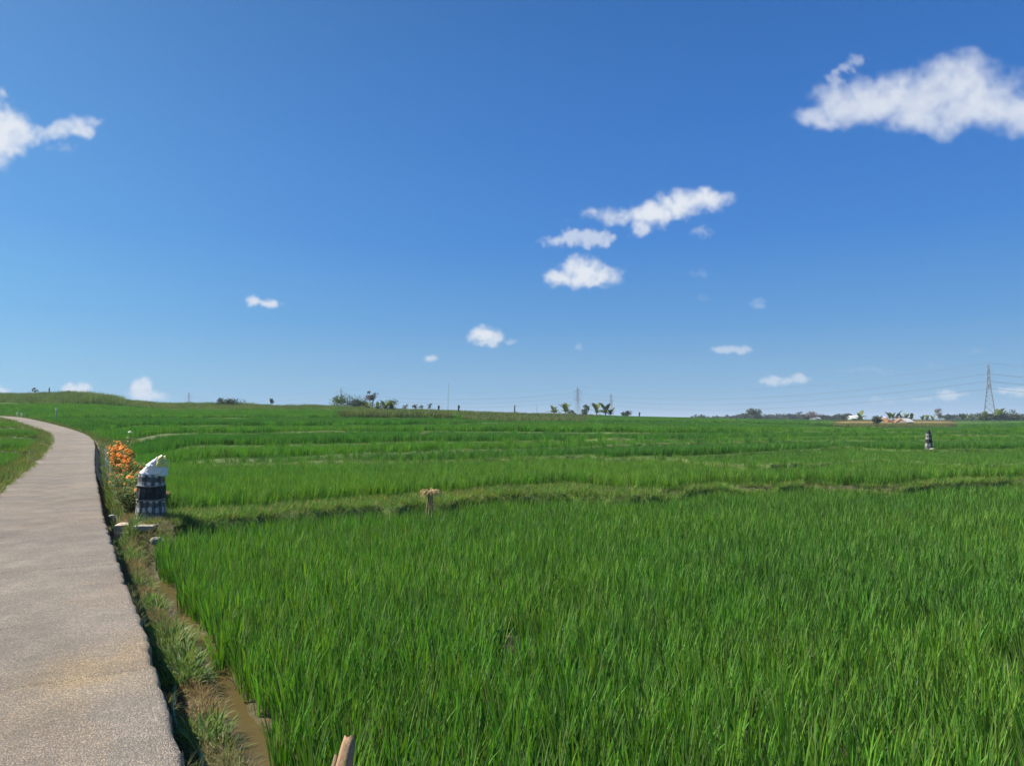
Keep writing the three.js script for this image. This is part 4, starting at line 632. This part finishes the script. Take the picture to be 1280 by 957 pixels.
stake(643.5, 122, 506, 1.8, [0.05, 0.05, 0.055], 'slim dark stake on the dry grass rise');
stake(799, 192, 515, 2.0, [0.05, 0.055, 0.055], 'dark stake next to the lone dark bush');
for (const [px, ty] of [[560, 478], [671, 505]]) { const [x, y, z] = spot(px, 150), h = topAt(ty, 150) - y, t = thing('bamboo_pole', x, y, z); mesh('pole', new GB().tube([[0, -0.3, 0], [0, h * 0.6, 0], [0.02 * h, h, 0]], [0.045, 0.035, 0.02], 6, [0.25, 0.24, 0.2]).geo(), M.wood, t); const f = mesh('node_ring', new GB().tube([[0, h * 0.5, 0], [0, h * 0.5 + 0.03, 0]], 0.05, 6, [0.2, 0.19, 0.15]).geo(), M.wood, t); tag(t, px < 600 ? 'tall thin pole on the crest between two stout dark stakes' : 'short thin pole on the dry rise near the banana plants', 'pole'); }
// banana plants on the rise
banana(693, 148, 505, 'banana plant with a drooping side leaf at the edge of the clump'); banana(707, 146, 502.5, 'bushy banana plant second in the row on the dry rise'); banana(746, 152, 503.5, 'tall banana plant below the two pylons', 'bananas below the pylons'); banana(757, 153, 503, 'tall banana plant below the two pylons', 'bananas below the pylons'); banana(763, 153, 509, 'short dark banana plant at the end of the row');
tree('shrub', 732, 148, 506, 12, { n: 420, leaf: 0.2, col: OL, y0: 0.05, label: 'upright olive shrub among the banana plants below the pylons', cat: 'shrub' });
tree('shrub', 715, 150, 512, 14, { n: 260, leaf: 0.2, col: LT, y0: 0.02, label: 'pale low shrub at the foot of the banana plants', cat: 'shrub' });
tree('shrub', 784, 196, 514.3, 13, { n: 500, leaf: 0.24, col: DK, y0: 0.02, label: 'lone dark bush on the far field edge', cat: 'shrub' });
// tree line beyond the fields
{
  const r = rngOf(81), rows = [];
  for (let px = 868; px < 1062; px += 6.5) rows.push([px + r() * 4, 380 + 90 * r(), 520.2 - 2.4 * r() + (px < 905 ? 2.2 : 0), 12 + 9 * r()]);
  for (let px = 1180; px < 1300; px += 6.5) rows.push([px + r() * 4, 360 + 70 * r(), 520 - 2.2 * r(), 12 + 9 * r()]);
  for (const [px, d, ty, w] of rows) if (px > 860) tree('distant_tree', px, d, ty, w, { n: 300, leaf: 0.75, col: vary(r, DK, 0.3, 0.1), y0: 0.08, label: px < 1100 ? 'dark distant tree in the low tree line round the flat topped spreading tree' : 'dark distant tree in the low tree line behind the thicket at the large pylon', group: px < 1100 ? 'tree line round the spreading tree' : 'tree line behind the large pylon' });
}
tree('spreading_tree', 941, 320, 512.2, 17, { n: 520, leaf: 0.55, col: OL, y0: 0.55, gap: 0.5, label: 'flat topped spreading tree rising over the distant tree line' });
tree('dark_tree', 937, 340, 517, 26, { n: 500, leaf: 0.7, col: DK, y0: 0.1, label: 'broad dark tree under the flat topped spreading tree' });
tree('sparse_tree', 999, 330, 513.5, 11, { n: 130, leaf: 0.4, col: [0.10, 0.12, 0.06], y0: 0.4, label: 'sparse see-through tree next to a leafless grey one' });
tree('bare_tree', 1015, 330, 514.5, 14, { n: 260, leaf: 0.45, col: [0.25, 0.2, 0.17], y0: 0.3, limbs: 14, bark: GREYB, label: 'leafless grey tree with a round twiggy crown' });
tree('round_tree', 1007, 335, 518, 12, { n: 320, leaf: 0.6, col: DK, y0: 0.1, label: 'dark round tree below the leafless grey one' });
tree('round_tree', 1056, 300, 517.7, 15, { n: 460, leaf: 0.55, col: [0.06, 0.09, 0.035], y0: 0.08, label: 'rounded dark tree beside the long white roof' });
palm(975, 340, 516.5, 'small distant palm left standing clear of the tree line', 'distant palms'); palm(985, 345, 516, 'small distant palm left standing clear of the tree line', 'distant palms');
tree('bare_tree', 1174, 300, 510, 11, { n: 170, leaf: 0.42, col: [0.24, 0.22, 0.17], y0: 0.35, limbs: 14, bark: GREYB, label: 'thin pale leafless tree beyond the dry bank' });
banana(1075, 215, 512.5, 'tall banana plant beside the long white roof', null, 7); 
tree('small_tree', 1096, 128, 518.5, 12, { n: 420, leaf: 0.2, col: [0.07, 0.095, 0.035], y0: 0.25, label: 'small leafy tree on the dry bank in front of the orange tarp' });
for (const [px, ty] of [[1112, 513], [1116, 514.5], [1121, 513], [1127, 515], [1133, 515], [1139, 516]]) banana(px, 205, ty, 'banana plant in the dense clump behind the hut and orange tarp', 'bananas behind the hut', 7);
for (const [px, ty] of [[1153, 518], [1159, 517.5], [1166, 518.5]]) banana(px, 210, ty, 'low banana plant at the end of the dry bank', 'low bananas by the dry bank', 7);
banana(1203, 240, 516, 'lone banana plant between the bare tree and the large pylon', null, 8); banana(1208, 243, 518, 'short banana plant leaning by the lone one', null, 6);
for (const [px, ty] of [[1231, 513], [1238, 514], [1247, 509], [1252, 512], [1259, 514], [1243, 516], [1225, 517]]) banana(px, 235, ty, 'banana plant in the tall thicket at the foot of the large pylon', 'bananas at the large pylon', 8);
for (const [px, ty, w] of [[1262, 514, 20], [1272, 517, 16], [1234, 517, 18], [1285, 517.5, 18], [1250, 516, 20]]) tree('shrub', px, 240, ty, w, { n: 420, leaf: 0.38, col: OL, y0: 0.03, label: 'olive shrub filling the thicket round the large pylon', cat: 'shrub', group: 'shrubs at the large pylon' });

// --- huts and tarp
function hut(px, d, wpx, topY, eaveY, deep, turn, roofCol, wallCol, label) {
  const [x, y, z] = spot(px, d), w = wpx / F * d, H = topAt(topY, d) - y, E = Math.max(0.3, topAt(eaveY, d) - y), t = thing('hut', x, y - 0.05, z, turn), wm = matte({ color: wallCol }), rm = matte({ color: roofCol, roughness: 0.55 });
  const sh = new THREE.Shape([[-deep / 2, 0], [deep / 2, 0], [deep / 2, E], [0, H - 0.06], [-deep / 2, E]].map(([a, b]) => new THREE.Vector2(a, b))), wall = new THREE.ExtrudeGeometry(sh, { depth: w * 0.92, bevelEnabled: false }); wall.translate(0, 0, -w * 0.46); wall.rotateY(Math.PI / 2); mesh('wall', wall, wm, t);
  for (const s of [-1, 1]) { const L = Math.hypot(deep / 2 + 0.25, (H - E) * (1 + 0.5 / deep)), g = new THREE.BoxGeometry(w * 1.06, 0.06, L), a = Math.atan2(H - E, deep / 2); const m = mesh('roof_slope', g, rm, t); m.rotation.x = s * a; m.position.set(0, (H + E) / 2 + 0.02 - 0.1 * Math.sin(a), s * (deep / 4 + 0.11)); }
  const dm = mesh('door', new THREE.BoxGeometry(0.7, Math.min(1.7, E * 0.85), 0.06), matte({ color: lin(0.04, 0.035, 0.03) }), t); dm.position.set(w * 0.12, Math.min(1.7, E * 0.85) / 2, deep / 2 + 0.02);
  const op = mesh('gable_opening', new THREE.BoxGeometry(0.06, E * 0.7, deep * 0.5), matte({ color: lin(0.03, 0.028, 0.025) }), t); op.position.set(w * 0.46 + 0.02, E * 0.45, 0);
  return tag(t, label, 'hut');
}
hut(1131, 160, 13, 522.6, 526.5, 2.4, 0.45, lin(0.62, 0.60, 0.56), lin(0.24, 0.19, 0.14), 'small hut with a pale sheet roof beside the orange tarp');
hut(1069, 250, 15, 519.3, 522.2, 4, -0.1, lin(0.78, 0.80, 0.82), lin(0.4, 0.4, 0.4), 'long low building with a white roof beside the rounded dark tree');
hut(1102, 215, 9, 520.6, 523, 2.6, 0.2, lin(0.7, 0.7, 0.68), lin(0.3, 0.28, 0.25), 'little white roofed shed behind the small leafy tree');
hut(1019, 330, 9, 521.4, 523.2, 4, 0.1, lin(0.66, 0.64, 0.62), lin(0.3, 0.29, 0.28), 'pale roof half hidden under the leafless grey tree');
{
  const d = 172, [x, y, z] = spot(1115, d), w = 24 / F * d, g = new GB(), rows = [], hi = topAt(521.8, d) - y; for (let i = 0; i <= 26; i++) { const row = []; for (let j = 0; j <= 8; j++) { const u = i / 26, v = j / 8, sag = 0.25 * Math.sin(u * 9) * (1 - v), n = (fbm(u * 9, v * 3, 3) - 0.5) * 0.3; row.push(g.v((u - 0.5) * w, hi * v * (0.75 + 0.25 * Math.sin(u * 7 + 1)) + n * v, 0.9 * (1 - v) + sag + n, vary(R0, [0.40, 0.20, 0.075], 0.1, 0.03))); } rows.push(row); }
  for (let i = 1; i <= 26; i++) for (let j = 1; j <= 8; j++) g.q(rows[i - 1][j - 1], rows[i][j - 1], rows[i][j], rows[i - 1][j]);
  const t = thing('tarpaulin', x, y, z); mesh('sheet', g.geo(), M.plain, t); for (const u of [-0.48, -0.1, 0.3]) mesh('prop', new GB().tube([[u * w, -0.2, -0.1], [u * w, hi * 0.7, -0.1]], 0.05, 6, [0.2, 0.15, 0.1]).geo(), M.wood, t); tag(t, 'faded orange tarpaulin stretched in front of the banana clump', 'tarpaulin');
  const s = mesh('pale_boulder', new THREE.DodecahedronGeometry(0.22, 1), matte({ color: lin(0.7, 0.7, 0.66) })), [bx, by, bz] = spot(1093.5, 125); s.position.set(bx, by + 0.12, bz); tag(s, 'white boulder under the small leafy tree on the dry bank', 'boulder');
}
// --- marker posts by the far path bend
for (const [px, py, d, h, col, label, grp] of [[21.5, 521, 76.5, 0.42, [0.75, 0.75, 0.72], 'short white marker post by the path bend', 'white marker posts'], [27, 521.3, 74.5, 0.34, [0.7, 0.7, 0.66], 'short white marker post by the path bend', 'white marker posts'], [70, 522, 66, 0.75, [0.4, 0.4, 0.36], 'grey post with a white cap in the rice above the path bend']]) {
  const [x, y, z] = spot(px, d), t = thing('marker_post', x, topAt(py, d) - 0.05, z); mesh('shaft', new GB().tube([[0, -0.6, 0], [0, h, 0]], [0.05, 0.045], 8, col).geo(), M.wood, t); mesh('cap', new GB().tube([[0, h - 0.01, 0], [0, h + 0.08, 0], [0, h + 0.12, 0]], [0.07, 0.08, 0.03], 8, [0.8, 0.8, 0.78]).geo(), M.wood, t); tag(t, label, 'post', grp);
}

// --- pylons and lines
function pylonParts(H, base) {
  const half = (y) => y < H * 0.62 ? lerp(base, base * 0.26, y / (H * 0.62)) : lerp(base * 0.26, base * 0.14, (y - H * 0.62) / (H * 0.38)), bar = (g, a, b, r) => g.tube([a, b], r, 4), legs = [];
  for (const [sx, sz] of [[1, 1], [1, -1], [-1, 1], [-1, -1]]) { const g = new GB(), pts = []; for (let k = 0; k <= 10; k++) { const y = H * 0.96 * k / 10; pts.push([sx * half(y), y - (k ? 0 : 1), sz * half(y)]); } g.tube(pts, 0.13, 5); legs.push(g.geo()); }
  const br = new GB(); let y = 0; while (y < H * 0.94) { const st = Math.max(1.1, half(y) * 1.5), y2 = Math.min(H * 0.95, y + st), a = half(y), b = half(y2); for (const s of [-1, 1]) { bar(br, [-a, y, s * a], [b, y2, s * b], 0.06); bar(br, [a, y, s * a], [-b, y2, s * b], 0.06); bar(br, [s * a, y, -a], [s * b, y2, b], 0.06); bar(br, [s * a, y, a], [s * b, y2, -b], 0.06); bar(br, [-b, y2, s * b], [b, y2, s * b], 0.05); bar(br, [s * b, y2, -b], [s * b, y2, b], 0.05); } y = y2; }
  const arms = [], ins = [], levels = [0.86, 0.735, 0.61], span = 4.0;
  for (const l of levels) for (const s of [-1, 1]) { const g = new GB(), Y = H * l, b = half(Y); for (const z of [-b, b]) { bar(g, [s * b, Y, z], [s * span, Y + 0.15, 0], 0.13); bar(g, [s * b, Y + 1.5, z], [s * span, Y + 0.15, 0], 0.11); } bar(g, [s * b, Y, -b], [s * (b + span) / 2, Y + 0.08, b * 0.5], 0.05); arms.push(g.geo()); const q = new GB(); q.tube([[s * span, Y + 0.1, 0], [s * span, Y - 0.5, 0], [s * span, Y - 1.0, 0], [s * span, Y - 1.5, 0]], [0.08, 0.14, 0.14, 0.06], 6); ins.push(q.geo()); }
  const pk = new GB(); for (const [sx, sz] of [[1, 1], [1, -1], [-1, 1], [-1, -1]]) bar(pk, [sx * half(H * 0.96), H * 0.955, sz * half(H * 0.96)], [0, H, 0], 0.09);
  return { legs, bracing: br.geo(), arms, ins, peak: pk.geo(), levels, span };
}
const PY = pylonParts(31, 2.9), insMat = matte({ color: lin(0.2, 0.19, 0.18), roughness: 0.4 });
const towers = [];
for (const [px, d, ty, turn, label] of [[1237, 400, 453, 0.95, 'large steel lattice pylon rising from the banana thicket'], [722, 709, 483, 0.5, 'distant lattice pylon behind the banana plants on the rise, the taller of two'], [426, 740, 484, 0.2, 'distant lattice pylon behind the hill, beside the rounded green shrub'], [235.5, 900, 489.5, 0.3, 'small far lattice pylon peeping over the hill crest'], [764, 880, 491, 0.9, 'distant lattice pylon at the end of the banana row, the shorter of two'], [1770, 430, 455, 1.2, '']]) {
  const x = (px - CX) / F * d, top = topAt(ty, d), y = top - 31; towers.push({ x, y, z: -d, turn });
  if (!label) continue;
  const t = thing('pylon', x, y, -d, turn); for (const l of PY.legs) mesh('leg', l, M.steel, t); mesh('bracing', PY.bracing, M.steel, t).userData.kind = 'stuff'; PY.arms.forEach((a, k) => mesh('insulator', PY.ins[k], insMat, mesh('cross_arm', a, M.steel, t))); mesh('peak', PY.peak, M.steel, t); tag(t, label, 'pylon');
}
{
  const run = [towers[5], towers[0], towers[1], towers[2], towers[3]], wm = matte({ color: lin(0.12, 0.12, 0.13), roughness: 0.5 }), at = (t, sx, Y) => [t.x + Math.cos(t.turn) * sx, t.y + Y, t.z - Math.sin(t.turn) * sx];
  const wire = (sx, Y, label) => { const pts = []; for (let k = 1; k < run.length; k++) { const a = at(run[k - 1], sx, Y), b = at(run[k], sx, Y), L = Math.hypot(a[0] - b[0], a[2] - b[2]), sag = L * 0.026; for (let m = k === 1 ? 0 : 1; m <= 22; m++) { const t = m / 22; pts.push([lerp(a[0], b[0], t), lerp(a[1], b[1], t) - 4 * sag * t * (1 - t), lerp(a[2], b[2], t)]); } } tag(mesh('power_line', new GB().tube(pts, 0.036, 4).geo(), wm), label, 'power line', 'power lines'); };
  for (const l of PY.levels) for (const s of [-1, 1]) wire(s * PY.span, 31 * l - 1.5, 'thin overhead power line sagging between the lattice pylons');
  wire(0, 31, 'thin overhead power line sagging between the lattice pylons');
}
scene.fog = new THREE.FogExp2(lin(0.62, 0.76, 0.92), 0.00038);      // thin haze over the far fields
renderer.render(scene, camera);
